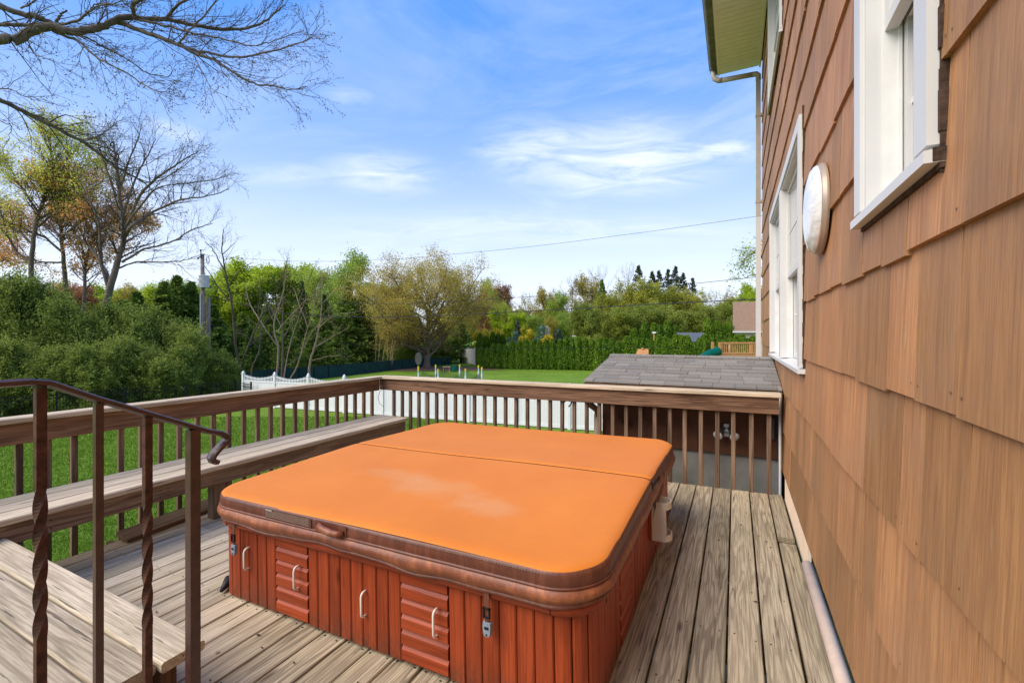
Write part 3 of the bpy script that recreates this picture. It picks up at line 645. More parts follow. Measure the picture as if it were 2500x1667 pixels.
def tub_cover():
    W = TW + .042; root = empty('hot_tub_cover', (TC[0], TC[1], TZ + 0), (0, TILT, 0))
    tag(root, 'folding orange vinyl cover with brown edge band lying on the hot tub', 'tub cover')
    zt = .585; r = .20
    rg = np.random.default_rng(3)
    # two padded top halves
    def half(y0, y1, name, fy):
        nx, ny = 72, 48; V = []; F = []
        for j in range(ny + 1):
            y = y0 + (y1 - y0) * (.5 - .5 * math.cos(math.pi * j / ny))
            # half width shrinks round the outer corners
            d = (abs(y) - (W - r)); hw = W if d <= 0 else W - r + math.sqrt(max(0, r * r - d * d))
            for i in range(nx + 1):
                x = -hw + 2 * hw * (.5 - .5 * math.cos(math.pi * i / nx))
                e = min(hw - abs(x), W - abs(y) if abs(y) > .02 else 9, 9); ef = abs(y - fy)
                z = zt + .024 * (1 - abs(y) / W) - .014 * math.exp(-max(e, 0) / .018) - .008 * math.exp(-ef / .006) + .004 * math.sin(3.1 * x + 2 * y) * math.sin(2.2 * y + 1) - .004 * math.exp(-((x + .1) ** 2 + (abs(y) - .5) ** 2) / .2)
                V.append((x, y, z))
        for j in range(ny):
            for i in range(nx): a = j * (nx + 1) + i; F.append((a, a + 1, a + nx + 2, a + nx + 1))
        MB().add(V, F).build(name, M['vinyl'], root, smooth=True)
    half(-W, -.011, 'near_half_panel', -.011); half(.011, W, 'far_half_panel', .011)
    MB().box(-W + .02, W - .02, -.011, .011, .50, .568).build('fold_hinge', M['caulk'], root)  # hinge strip coloured near-black to stand for shadow in the fold
    for yy in (-.011, .011): MB().box(-W + .02, W - .02, yy - .0008, yy + .0008, .5, .594).build('fold_wall', M['band'], root)
    # brown side band and drooping skirt, swept round the rounded square
    def sweep(name, prof, m, wob, N=22):
        V = []; ring = None
        for j, (off, z) in enumerate(prof):
            R = rrect(W + off, W + off, r + off, N)
            # densify straight sides
            Q = []
            for i in range(len(R)):
                a = R[i]; b_ = R[(i + 1) % len(R)]; L = math.dist(a, b_); s_ = max(1, int(L / .03)) if j >= 0 else 1
                if L > .2: s_ = 60
                else: s_ = 1
                for q in range(s_): Q.append((a[0] + (b_[0] - a[0]) * q / s_, a[1] + (b_[1] - a[1]) * q / s_))
            for x, y in Q:
                ang = math.atan2(y, x); g = wob * (j / (len(prof) - 1) if name != 'skirt_hem' else 1)
                dz = g * (math.sin(ang * 7 + .5) * .5 + math.sin(ang * 17 + 1.3) * .25 + math.sin(ang * 31) * .12)
                do = g * .6 * (math.sin(ang * 9 + 2) * .5 + math.sin(ang * 23) * .3)
                ln = math.hypot(x, y); V.append((x * (1 + do / ln), y * (1 + do / ln), z + dz + .024 * (1 - abs(y) / W) * (1 if j < 3 else .5)))
            ring = len(Q)
        F = [(j * ring + i, (j + 1) * ring + i, (j + 1) * ring + (i + 1) % ring, j * ring + (i + 1) % ring) for j in range(len(prof) - 1) for i in range(ring)]
        return MB().add(V, F).build(name, m, root, smooth=True)
    sweep('edge_band', [(-.004, zt - .014), (.003, zt - .018), (.006, zt - .03), (.008, zt - .05), (.006, zt - .068)], M['band'], .002)
    sweep('upper_piping', [(.005, zt - .066), (.011, zt - .068), (.013, zt - .072), (.010, zt - .076), (.003, zt - .076)], M['band'], .003)
    sweep('drooping_skirt', [(.004, zt - .074), (.011, zt - .080), (.019, zt - .092), (.021, zt - .104), (.017, zt - .116), (.007, zt - .128), (.001, zt - .136)], M['skirt'], .016)
    sweep('skirt_hem', [(.001, zt - .135), (.005, zt - .138), (.004, zt - .146), (-.002, zt - .150)], M['band'], .016)
    # stitches
    st = MB()
    for k in range(150):
        x = -W + r + (2 * W - 2 * r) * k / 150; st.box(x, x + .006, -W - .0095, -W - .007, zt - .0245, zt - .0232)
    st.build('stitching', M['print'], root)['kind'] = 'stuff'
    # carrying handle
    hx = -1.535 - TC[0] - .12; y = -W - .009
    hp = empty('carry_handle', (hx, y, zt - .045), (0, 0, 0), root)
    m_ = MB(); m_.box(-.10, .10, -.003, .002, -.026, .026); m_.build('handle_patch', M['band'], hp)
    m_ = MB(); m_.tube([(-.068, -.004, .010), (-.055, -.018, .009), (-.03, -.026, .004), (.02, -.028, -.002), (.06, -.022, -.006), (.085, -.006, -.006)], [.010, .014, .016, .016, .014, .010], 8); m_.build('grip', M['skirt'], hp, smooth=True)
    # warning label: a printed strip; only its heading can be read in the photograph
    lb = empty('warning_label', (hx - .30, y - .0005, zt - .042), (0, 0, 0), root)
    m_ = MB(); m_.box(-.17, .17, -.001, .002, -.022, .022); m_.build('label_strip', M['labelbg'], lb)
    m_ = MB(); r_ = random.Random(2)
    for row in range(6):
        x = -.16
        while x < .15:
            w_ = r_.uniform(.004, .014)
            if not (row < 1 and x < -.10): m_.box(x, x + w_, -.0018, -.001, .014 - row * .0062, .0162 - row * .0062 + .0008)
            x += w_ + .003
    m_.build('small_print', M['print'], lb)['kind'] = 'stuff'
    cu = bpy.data.curves.new('warning_text', 'FONT'); cu.body = 'WARNING'; cu.size = .0105; cu.extrude = .0003; cu.materials.append(M['cream_h'])
    tmp = bpy.data.objects.new('tmp', cu); C.objects.link(tmp); bpy.context.view_layer.update(); me_ = bpy.data.meshes.new_from_object(tmp.evaluated_get(bpy.context.evaluated_depsgraph_get())); bpy.data.objects.remove(tmp)
    tx = bpy.data.objects.new('warning_text', me_); C.objects.link(tx); tx.parent = lb; tx.location = (-.162, -.0018, .0125); tx.rotation_euler = (math.pi / 2, 0, 0)
    # hanging end flap at the fold on the right-hand side
    m_ = MB(); n = 10; V = []
    for j in range(5):
        for i in range(n + 1):
            t_ = i / n; V.append((W + .010 + .012 * math.sin(t_ * 5 + j), .015 + .38 * t_, zt - .03 - j * .05 * (1 - t_ * .75) - .01 * math.sin(t_ * 3)))
    m_.add(V, [(j * (n + 1) + i, j * (n + 1) + i + 1, (j + 1) * (n + 1) + i + 1, (j + 1) * (n + 1) + i) for j in range(4) for i in range(n)]); m_.build('side_flap', M['band'], root, smooth=True)
    m_ = MB(); m_.box(W - .01, W + .012, -.010, .012, zt - .10, zt + .002); m_.build('fold_gusset', M['blackpl'], root)
M['print'] = simple('worn_label_print', (.24, .17, .12), .6)
M['labelbg'] = simple('printed_label_ground', (.10, .045, .03), .5)
tub_cover()

# ------------------------------------------------------------------ the shingled house
XW = .375; E = .356; ZB = camz - 1.222
WIN = [(1.212, 1.845, camz + .35, camz + 1.62), (3.30, 6.05, camz - .245, camz + 1.37), (4.66, 6.35, camz + 2.70, camz + 4.25)]
def house():
    root = empty('shingled_house', (.6, 4, 0)); tag(root, 'two-storey house with brown striated shingle siding and white windows along the right', 'house')
    ox, oy = .6, 4
    m = MB(); m.box(XW + .018 - ox, XW + .03 - ox, -3 - oy, 8.30 - oy, ZB, camz + 4.42)
    # wall sheet with openings cut out behind the windows
    m = MB(); ys = sorted({-3, 8.30} | {a for w_ in WIN for a in w_[:2]}); zs = sorted({ZB, camz + 4.42} | {a for w_ in WIN for a in w_[2:]})
    for a, b_ in zip(ys, ys[1:]):
        for c, d in zip(zs, zs[1:]):
            if any(a >= q[0] - 1e-6 and b_ <= q[1] + 1e-6 and c >= q[2] - 1e-6 and d <= q[3] + 1e-6 for q in WIN): continue
            m.add([(XW + .017 - ox, a - oy, c), (XW + .017 - ox, b_ - oy, c), (XW + .017 - ox, b_ - oy, d), (XW + .017 - ox, a - oy, d)], [(3, 2, 1, 0)])
    m.build('wall_sheathing', M['gap'], root)
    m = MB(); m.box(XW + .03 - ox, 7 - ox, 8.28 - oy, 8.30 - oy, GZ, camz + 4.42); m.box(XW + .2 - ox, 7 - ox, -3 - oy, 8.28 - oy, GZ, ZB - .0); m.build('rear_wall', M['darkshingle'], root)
    m = MB(); m.box(XW + .12 - ox, XW + .19 - ox, -3 - oy, 8.29 - oy, GZ, ZB - .001); m.build('foundation_wall', M['concrete'], root)
    r_ = random.Random(11); pieces = []
    for i in range(18):
        zb0 = ZB + i * E
        y = -1.2 + r_.uniform(0, .2)
        ymin = 0.3
        while y < 8.28:
            wd = r_.choice((.15, .18, .22, .26, .30, .36)); 
            if y > 5: wd *= 1.35
            y1 = min(8.28, y + wd)
            # keep what the camera can see, plus a margin
            F1 = -XW * ST + y1 * CT
            vis = camz + (HZ + 330) / FS * F1 >= zb0 and camz - 900 / FS * F1 < zb0 + E
            drop = r_.choice((0, 0, .004, .008, -.004)) if i else 0
            gp = r_.choice((.0008, .002, .0032, .0042)); pieces.append((y + gp, y1 - gp, zb0 - drop, min(zb0 + E + .02, camz + 4.415), zb0, vis)); y = y1
    out = []
    for (a, b_, c, d, zb, vis) in pieces:
        rects = [(a, b_, c, d)]
        for (wa, wb, wc, wd) in WIN:
            nr = []
            for (p, q, s_, t_) in rects:
                if q <= wa or p >= wb or t_ <= wc or s_ >= wd: nr.append((p, q, s_, t_)); continue
                if p < wa: nr.append((p, wa, s_, t_))
                if q > wb: nr.append((wb, q, s_, t_))
                if s_ < wc: nr.append((max(p, wa), min(q, wb), s_, wc))
                if t_ > wd: nr.append((max(p, wa), min(q, wb), wd, t_))
            rects = nr
        for R in rects: out.append((*R, zb, vis))
    def geo(a, b_, c, d, zb, vis):
        def off(z): return .013 * (z - zb) / E
        e = .0015; V = [(off(c) - .0015 * math.sin(a * 37), a, c), (off(c) - .0015 * math.sin(b_ * 53), b_, c), (off(d), b_, d), (off(d), a, d), (.0165, a, c), (.0165, b_, c), (.0165, b_, d), (.0165, a, d)]
        return V, [(0, 3, 2, 1), (0, 1, 5, 4), (1, 2, 6, 5), (3, 0, 4, 7), (2, 3, 7, 6)]
    out.sort(key=lambda q: -(1000 * q[5]) - (q[1] - q[0]) * (q[3] - q[2]) / max(.3, abs(q[0] + q[1]) / 2) ** 2)
    for i, q in enumerate(out[:300]):
        V, F = geo(*q); cy = (q[0] + q[1]) / 2; cz = q[4]
        me = mesh('shingle', [(x, y - cy, z - cz) for x, y, z in V], F, M['shingle']); link('shingle', me, root, (XW - ox, cy - oy, cz))
    if len(out) > 300:
        m = MB()
        for q in out[300:]:
            V, F = geo(*q); m.add([(x + XW - ox, y - oy, z) for x, y, z in V], F)
        m.build('far_shingles', M['shingle'], root)['kind'] = 'stuff'
    print('shingles', len(out))
    nl = MB()
    for q in out:
        if not q[5] or q[0] > 4 or q[3] - q[2] < .2: continue
        for yy in (q[0] + .02, q[1] - .022):
            zz = q[2] + .035 + r_.uniform(-.006, .006); xx = XW - ox - .0006 + .013 * .035 / E
            nl.add([(xx, yy - oy + .0032 * math.cos(a_), zz + .0032 * math.sin(a_)) for a_ in np.arange(0, 6.28, 1.047)], [(6 - k_ - 1 if False else k_) for k_ in range(6)] and [tuple(range(6))])
    nl.build('siding_nails', M['nailbrown'], root)['kind'] = 'stuff'
    # windows
    def window(name, ya, yb, z0, z1, units, label=None, torn=False):
        wr = empty(name, (XW - ox, ya - oy, z0), (0, 0, 0), root)
        if label: wr['label'] = label
        Wd = yb - ya; H = z1 - z0; cw = .075; pr = -.022
        def bx(nm, mt, *b): m = MB(); m.box(*b); return m.build(nm, mt, wr)
        m = MB(); m.box(pr, .03, 0, cw, .04, H); m.box(pr, .03, Wd - cw, Wd, .04, H); m.box(pr, .03, cw, Wd - cw, H - cw, H); m.build('casing', M['white'], wr)
        # stepped outer profile of the casing
        m = MB(); m.box(pr + .012, .05, cw, cw + .02, .045, H - cw); m.box(pr + .012, .05, Wd - cw - .02, Wd - cw, .045, H - cw); m.box(pr + .012, .05, cw + .02, Wd - cw - .02, H - cw - .02, H - cw); m.build('inner_bead', M['white'], wr)
        m = MB(); V = [(pr - .008, -.012, 0), (pr - .008, Wd + .012, 0), (pr - .008, Wd + .012, .026), (pr - .008, -.012, .026), (.12, -.012, 0), (.12, Wd + .012, 0), (.12, Wd + .012, .045), (.12, -.012, .045)]
        m.add(V, [(0, 3, 2, 1), (3, 7, 6, 2), (0, 1, 5, 4), (0, 4, 7, 3), (1, 2, 6, 5)]); m.build('sill', M['white'], wr)
        uw = (Wd - 2 * cw - .04 - (units - 1) * .11) / units
        for u in range(units):
            a = cw + .02 + u * (uw + .11); b_ = a + uw
            if u: bx('mullion', M['white'], pr, .06, a - .11, a, .045, H - cw - .02)
            zm = .045 + (H - .14) * .47
            # jamb channels
            m = MB(); m.box(.03, .14, a - .001, a + .010, .04, H - cw); m.box(.03, .14, b_ - .010, b_ + .001, .04, H - cw); m.box(.03, .14, a, b_, H - cw - .03, H - cw - .02)
            m.box(.066, .074, b_ - .02, b_ - .010, .04, H - cw); m.box(.066, .074, a + .010, a + .02, .04, H - cw); m.build('jamb', M['whitedirty'], wr)
            # upper sash (outer), lower sash (inner)
            def sash(x0, z0_, z1_, fr, nm):
                m = MB(); x1 = x0 + .032; A = a + .012; B_ = b_ - .012
                m.box(x0, x1, A, A + fr, z0_, z1_); m.box(x0, x1, B_ - fr, B_, z0_, z1_); m.box(x0, x1, A + fr, B_ - fr, z0_, z0_ + fr); m.box(x0, x1, A + fr, B_ - fr, z1_ - fr, z1_)
                o = m.build(nm, M['white'], wr)
                g = MB(); g.box(x0 + .012, x0 + .020, A + fr - .001, B_ - fr + .001, z0_ + fr - .001, z1_ - fr + .001); g.build('pane', M['glass'], wr)
                mm = MB(); zc = (z0_ + z1_) / 2; yc = (A + B_) / 2
                mm.box(x0 + .009, x0 + .011, A + fr, B_ - fr, zc - .008, zc + .008); mm.box(x0 + .009, x0 + .011, yc - .008, yc + .008, z0_ + fr, z1_ - fr)
                mm.build('muntin', M['whitedirty'], wr)
            sash(.034, zm, H - cw - .03, .038, 'upper_sash'); sash(.078, .046, zm + .045, .038, 'lower_sash')
            m = MB(); m.box(.13, .15, a, b_, .05, H - .1); m.build('blind', M['white'], wr)
        # torn caulk along the near edge
        m = MB(); rr = random.Random(4); z = -.02
        while z < H:
            h_ = rr.uniform(.03, .09); m.box(-.001 - rr.uniform(0, .004), .016, -.006 - rr.uniform(0, .006), .0, z, z + h_); z += h_
        if torn: m.box(pr + .006, .008, -.0140, -.0122, .002, .030); m.box(-.004, .016, -.012, Wd, -.012, 0)
        else: m.box(-.008, .016, -.01, Wd, -.01, 0)
        m.build('caulk_line', M['caulk'], wr)
    window('window', WIN[0][0], WIN[0][1], WIN[0][2], WIN[0][3], 1, 'large white sash window nearest, its sill end caulk torn', True)
    window('window', WIN[1][0], WIN[1][1], WIN[1][2], WIN[1][3], 2, 'double white window beyond the round wall lamp', False)
    window('window', WIN[2][0], WIN[2][1], WIN[2][2], WIN[2][3], 1, 'upper floor window right under the soffit', False)
    # soffit, fascia, gutter
    zs = camz + 4.42; xo = -.26; ye = 8.42
    n = 46
    for i in range(n):
        y1 = ye - i * .105; y0 = y1 - .099
        m = MB(); m.add([(xo - ox, y0 - oy, zs), (XW - ox, y0 - oy, zs), (XW - ox, y1 - oy, zs), (xo - ox, y1 - oy, zs), (xo - ox, y0 - oy, zs + .006), (XW - ox, y0 - oy, zs + .006), (XW - ox, y1 - oy, zs + .006), (xo - ox, y1 - oy, zs + .006)], [(0, 3, 2, 1), (4, 5, 6, 7), (0, 1, 5, 4), (2, 3, 7, 6), (1, 2, 6, 5), (3, 0, 4, 7)])
        m.build('soffit_panel', M['soffit'], root)
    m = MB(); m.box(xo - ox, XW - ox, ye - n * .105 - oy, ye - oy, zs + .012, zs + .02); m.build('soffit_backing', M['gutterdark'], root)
    m = MB(); m.box(XW - .03 - ox, XW - .005 - ox, 3.4 - oy, ye - oy, zs - .03, zs - .002); m.box(xo - .012 - ox, xo + .015 - ox, 3.4 - oy, ye - oy, zs - .012, zs - .001); m.build('soffit_trim', M['soffit'], root)
    m = MB(); m.box(xo - .02 - ox, xo - .012 - ox, 3.4 - oy, ye - oy, zs - .012, zs + .16); m.build('fascia', M['gutter'], root)
    m = MB()
    gp = [(xo - .022, zs + .13), (xo - .022, zs + .02), (xo - .10, zs + .02), (xo - .115, zs + .05), (xo - .13, zs + .10), (xo - .138, zs + .13), (xo - .145, zs + .13), (xo - .12, zs + .035), (xo - .10, zs + .012), (xo - .022, zs + .012)]
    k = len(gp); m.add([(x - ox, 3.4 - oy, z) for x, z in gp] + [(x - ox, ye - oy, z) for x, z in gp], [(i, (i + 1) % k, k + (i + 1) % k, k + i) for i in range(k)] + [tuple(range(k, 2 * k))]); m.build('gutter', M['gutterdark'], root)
    m = MB(); m.box(xo - .146 - ox, xo - .138 - ox, 3.4 - oy, ye - oy, zs + .10, zs + .135); m.build('gutter_lip', M['steel'], root)
    m = MB(); m.box(xo - .15 - ox, 6.5 - ox, 3.3 - oy, ye + .05 - oy, zs + .165, zs + .20); m.build('roof_edge', M['roofgrey'], root)
    # downspout: out of the gutter, across to the wall, down to the lean-to
    dsp = empty('downspout', (0, 0, 0), (0, 0, 0), root)
    yd = 8.30; xd = XW - .045
    m = MB(); m.tube([(xo - .075 - ox, yd - oy, zs + .02), (xo - .075 - ox, yd - oy, zs - .05), (xo - .055 - ox, yd - oy, zs - .11), (xo + .0 - ox, yd - oy, zs - .155), (xo + .06 - ox, yd - oy, zs - .165)], .042, 8); m.build('elbow', M['gutter'], dsp, smooth=True)
    m = MB(); m.tube([(xo + .05 - ox, yd - oy, zs - .165), (xd - .07 - ox, yd - oy, zs - .185)], .040, 8); m.build('cross_pipe', M['gutter'], dsp, smooth=True)
    m = MB(); m.tube([(xd - .08 - ox, yd - oy, zs - .185), (xd - .03 - ox, yd - oy, zs - .19), (xd - ox, yd - oy, zs - .22), (xd - ox, yd - oy, zs - .30)], .042, 8); m.build('elbow', M['gutter'], dsp, smooth=True)
    m = MB(); m.box(xd - .034 - ox, xd + .034 - ox, yd - .03 - oy, yd + .03 - oy, camz + 1.9, zs - .28); m.build('upper_pipe', M['gutter'], dsp)
    m = MB(); m.box(xd - .036 - ox, xd + .036 - ox, yd - .032 - oy, yd + .032 - oy, GZ + .2, camz + 1.9); m.build('lower_pipe', M['white'], dsp)
    for zz in (camz + 3.55, camz + 1.9 + .25): m = MB(); m.box(xd - .04 - ox, xd + .06 - ox, yd - .036 - oy, yd + .036 - oy, zz - .02, zz + .02); m.build('strap', M['gutter'], dsp)
    # wall base: plastic pipe and perforated cream vent strip
    m = MB(); m.tube([(XW - .012 - ox, -.5 - oy, ZB - .085), (XW - .012 - ox, 3.02 - oy, ZB - .085)], .029, 12); m.build('base_pipe', M['pipe'], root, smooth=True)
    vp = empty('vent_strip', (XW - ox, 3.3 - oy, 0), (0, 0, 0), root)
    m = MB(); m.box(.0, .012, -.25, 1.15, ZB - .20, ZB + .0); m.build('vent_panel', M['cream'], vp)
    m = MB()
    for yy in np.arange(-.22, 1.14, .022):
        for zz in np.arange(ZB - .17, ZB - .01, .022): m.box(-.0012, .0, yy, yy + .009, zz, zz + .009)
    m.build('vent_holes', M['pipe'], vp)['kind'] = 'stuff'
    return root
house()

# round wall lamp
def wall_lamp():
    Y = 2.62; z = camz + .605
    root = empty('round_wall_lamp', (XW, Y, z)); tag(root, 'round flush lamp with white lens and nickel rim between the two windows', 'wall lamp')
    R = .215
    def disc(prof, name, m):
        mb = MB(); k = 40; V = []
        for (r_, x) in prof:
            for j in range(k): a = 2 * math.pi * j / k; V.append((x, r_ * math.cos(a), r_ * math.sin(a)))
        mb.add(V, [(i * k + j, i * k + (j + 1) % k, (i + 1) * k + (j + 1) % k, (i + 1) * k + j) for i in range(len(prof) - 1) for j in range(k)] + [tuple(range((len(prof) - 1) * k, len(prof) * k))])
        mb.build(name, m, root, smooth=True)
    disc([(R, .0), (R + .004, -.01), (R + .002, -.014), (R - .004, -.022), (R - .006, -.030), (R - .018, -.031)], 'nickel_rim', M['nickel'])
    disc([(R - .007, -.030), (R - .012, -.040), (R - .03, -.052), (R - .07, -.062), (R - .12, -.068), (.02, -.070)], 'lens', M['lens'])
wall_lamp()

# ------------------------------------------------------------------ rear lean-to with gable roof
def leanto():
    ox, oy = -.54, 4.9
    root = empty('rear_extension', (ox, oy, GZ)); tag(root, 'low brown extension behind the rear railing with grey shingled gable roof', 'extension')
    g = GZ
    X0, X1 = -1.45, XW - .004; Ye, Ym, Yr = 4.62, 5.79, 6.95; ze = camz - .497; zr = camz - .275
    def P(x, y, z): return (x - ox, y - oy, z - g)
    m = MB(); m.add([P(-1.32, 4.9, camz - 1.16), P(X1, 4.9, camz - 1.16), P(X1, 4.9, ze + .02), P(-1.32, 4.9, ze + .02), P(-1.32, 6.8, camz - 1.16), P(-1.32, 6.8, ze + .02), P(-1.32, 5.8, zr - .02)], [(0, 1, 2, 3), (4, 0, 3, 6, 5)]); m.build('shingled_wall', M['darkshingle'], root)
    m = MB(); m.box(-1.30 - ox, X1 - ox, 4.92 - oy, 6.8 - oy, 0, camz - 1.16 - g); m.build('concrete_wall', M['concrete'], root)
    # exposed courses of big shingles on the wall
    r_ = random.Random(9)
    for row in range(3):
        x = -1.32
        while x < X1 - .01:
            w_ = min(r_.uniform(.18, .32), X1 - x); z0 = camz - 1.17 + row * .24
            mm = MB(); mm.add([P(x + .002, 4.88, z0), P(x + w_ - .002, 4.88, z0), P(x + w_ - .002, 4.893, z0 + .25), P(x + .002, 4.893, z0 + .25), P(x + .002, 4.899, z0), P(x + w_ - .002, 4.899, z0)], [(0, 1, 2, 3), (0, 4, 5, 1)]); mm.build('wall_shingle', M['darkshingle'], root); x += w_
    # roof deck
    m = MB(); m.add([P(X0 + .01, Ye + .01, ze - .012), P(X1, Ye + .01, ze - .012), P(X1, Ym, zr - .012), P(X0 + .01, Ym, zr - .012), P(X1, Yr, ze - .012), P(X0 + .01, Yr, ze - .012)], [(0, 1, 2, 3), (3, 2, 4, 5)]); m.build('roof_deck', M['gap'], root)
    m = MB(); m.box(X0 + .01 - ox, X1 - ox, Ye + .0 - oy, Ye + .02 - oy, ze - .14 - g, ze - .014 - g); m.box(X0 - ox, X0 + .02 - ox, Ye + .0 - oy, 5.0 - oy, ze - .14 - g, ze - .02 - g); m.box(X0 + .02 - ox, X1 - ox, Ye + .02 - oy, 4.9 - oy, ze - .10 - g, ze - .09 - g); m.build('fascia_board', M['rail'], root)
    # shingle tabs, course by course
    sl = math.hypot(Ym - Ye, zr - ze); nc = 9; ex = sl / nc; a = math.atan2(zr - ze, Ym - Ye)
    for i in range(nc):
        x = X0 + (-.0 if i % 2 else -.09)
        while x < X1 - .005:
            w_ = r_.uniform(.15, .26); xa = max(x, X0); xb = min(x + w_, X1)
            if xb - xa > .02:
                t = r_.choice((.007, .010, .014)); s0 = i * ex - r_.uniform(0, .006); s1 = (i + 1) * ex + .02
                y0 = Ye + s0 * math.cos(a); z0 = ze + s0 * math.sin(a); y1 = Ye + s1 * math.cos(a); z1 = ze + s1 * math.sin(a)
                mm = MB(); g_ = .0015
                cx = (xa + xb) / 2; hw = (xb - xa) / 2 - g_
                V = [(-hw, 0, t), (hw, 0, t), (hw, y1 - y0, z1 - z0 + .001), (-hw, y1 - y0, z1 - z0 + .001), (-hw, 0, -.006), (hw, 0, -.006), (hw, y1 - y0, z1 - z0 - .006), (-hw, y1 - y0, z1 - z0 - .006)]
                mm.add(V, [(0, 1, 2, 3), (4, 5, 1, 0), (5, 6, 2, 1), (7, 4, 0, 3)]); mm.build('roof_shingle', M['asphalt'], root, P(cx, y0, z0 + .002))
            x += w_
    n = 14
    for i in range(n):
        x0 = X0 + (X1 - X0) * i / n; x1 = X0 + (X1 - X0) * (i + 1) / n - .003
        mm = MB(); hw = (x1 - x0) / 2
        V = [(-hw, -.085, -.006), (hw, -.085, -.006), (hw, -.02, .012), (-hw, -.02, .012), (hw, .02, .012), (-hw, .02, .012), (hw, .12, -.02), (-hw, .12, -.02), (-hw, -.085, -.016), (hw, -.085, -.016)]
        mm.add(V, [(0, 1, 2, 3), (3, 2, 4, 5), (5, 4, 6, 7), (8, 9, 1, 0)]); mm.build('ridge_shingle', M['asphalt'], root, P((x0 + x1) / 2, Ym, zr + .012))
    # corner downspout with elbows
    ds = empty('corner_downspout', P(-1.40, 4.80, 0)[:2] + (0,), (0, 0, 0), root)
    z_ = ze - g
    m = MB(); m.tube([(-.06, -.12, z_ - .13), (-.05, -.11, z_ - .20), (-.01, -.05, z_ - .27), (.04, .02, z_ - .33), (.045, .03, z_ - .40)], .035, 8); m.build('elbow', M['benchfascia'], ds, smooth=True)
    m = MB(); m.box(.01, .08, .0, .06, .1, z_ - .38); m.build('pipe', M['cream'], ds)
    return root
leanto()
def tap():
    p = S(1519, 1036, 4.66); p = (p[0], 4.86, p[2]); root = empty('hose_tap', p); tag(root, 'dark round garden tap on the brown wall behind the railing', 'tap')
    m = MB(); m.tube([(0, .02, 0), (0, -.03, 0), (0, -.06, -.02)], .018, 8); m.build('spout', M['black'], root, smooth=True)
    m = MB(); k = 10; V = [((.032 + .006 * (j % 2)) * math.cos(2 * math.pi * j / k), y, (.032 + .006 * (j % 2)) * math.sin(2 * math.pi * j / k)) for y in (-.03, -.045) for j in range(k)]
    m.add(V, [(j, (j + 1) % k, k + (j + 1) % k, k + j) for j in range(k)] + [tuple(range(k)), tuple(reversed(range(k, 2 * k)))]); m.build('handwheel', M['black'], root)
tap()
def floods():
    p = S(1773, 1054, 4.3); p = (p[0], 4.865, p[2]); root = empty('flood_light', p); tag(root, 'twin-headed white floodlight on the dark wall behind the railing', 'floodlight')
    m = MB()
    for zz in (-.045, 0, .045): m.box(-.022, .022, -.02, .015, zz - .017, zz + .017)
    m.build('junction_box', M['whitedirty'], root)
    for sx in (-1, 1):
        hd = empty('lamp_head', (sx * .10, -.05, -.01), (0, 0, 0), root)
        d = Vector((sx * .35, -.85, -.42)).normalized(); a = Vector((-sx * .075, .04, .03)); b_ = a + d * .09; c = a + d * .14
        m = MB(); m.tube([a, a + d * .06, b_, c], [.018, .022, .036, .043], 12, caps=False); m.build('shade', M['greyd'], hd, smooth=True)
        m = MB(); m.tube([c - d * .006, c, c + d * .010, c + d * .016], [.046, .045, .034, .005], 12); m.build('bulb', M['lens'], hd, smooth=True)
        m = MB(); m.tube([(-sx * .08, .045, .01), a], .008, 6); m.build('arm', M['greyd'], hd)
M['greyd'] = simple('dull_grey_lamp_housing', (.10, .10, .095), .5)
floods()
m = MB(); m.box(.285, .325, 4.84, 4.88, camz - .98, camz - .78); tag(m.build('meter_box', M['greyd']), 'small grey box on the dark wall beside the house corner', 'utility box')
m = MB(); m.tube([(.352, 4.62, GZ + .1), (.352, 4.62, camz - .52)], .012, 8); tag(m.build('grey_conduit', M['steel'], smooth=True), 'thin grey conduit running down the house corner behind the railing end', 'conduit')

# ------------------------------------------------------------------ vegetation generators (numpy)
def batch_tube(P, R, k=4):
    """P (m,n,3), R (m,n) -> verts, quads"""
    m, n, _ = P.shape
    T = np.gradient(P, axis=1); T /= np.linalg.norm(T, axis=2, keepdims=True) + 1e-9
    ref = np.zeros_like(T); ref[..., 0] = .31; ref[..., 1] = .95
    par = np.abs((T * ref).sum(-1, keepdims=True)) > .93; ref = np.where(par, np.array((0, 0, 1.)), ref)
    u = np.cross(T, ref); u /= np.linalg.norm(u, axis=2, keepdims=True) + 1e-9; v = np.cross(T, u)
    a = 2 * np.pi * np.arange(k) / k
    V = P[:, :, None] + R[:, :, None, None] * (np.cos(a)[:, None] * u[:, :, None] + np.sin(a)[:, None] * v[:, :, None])
    i, j, q = np.meshgrid(np.arange(m), np.arange(n - 1), np.arange(k), indexing='ij'); b = (i * n + j) * k; q1 = (q + 1) % k
    return V.reshape(-1, 3), np.stack([b + q, b + q1, b + k + q1, b + k + q], -1).reshape(-1, 4)
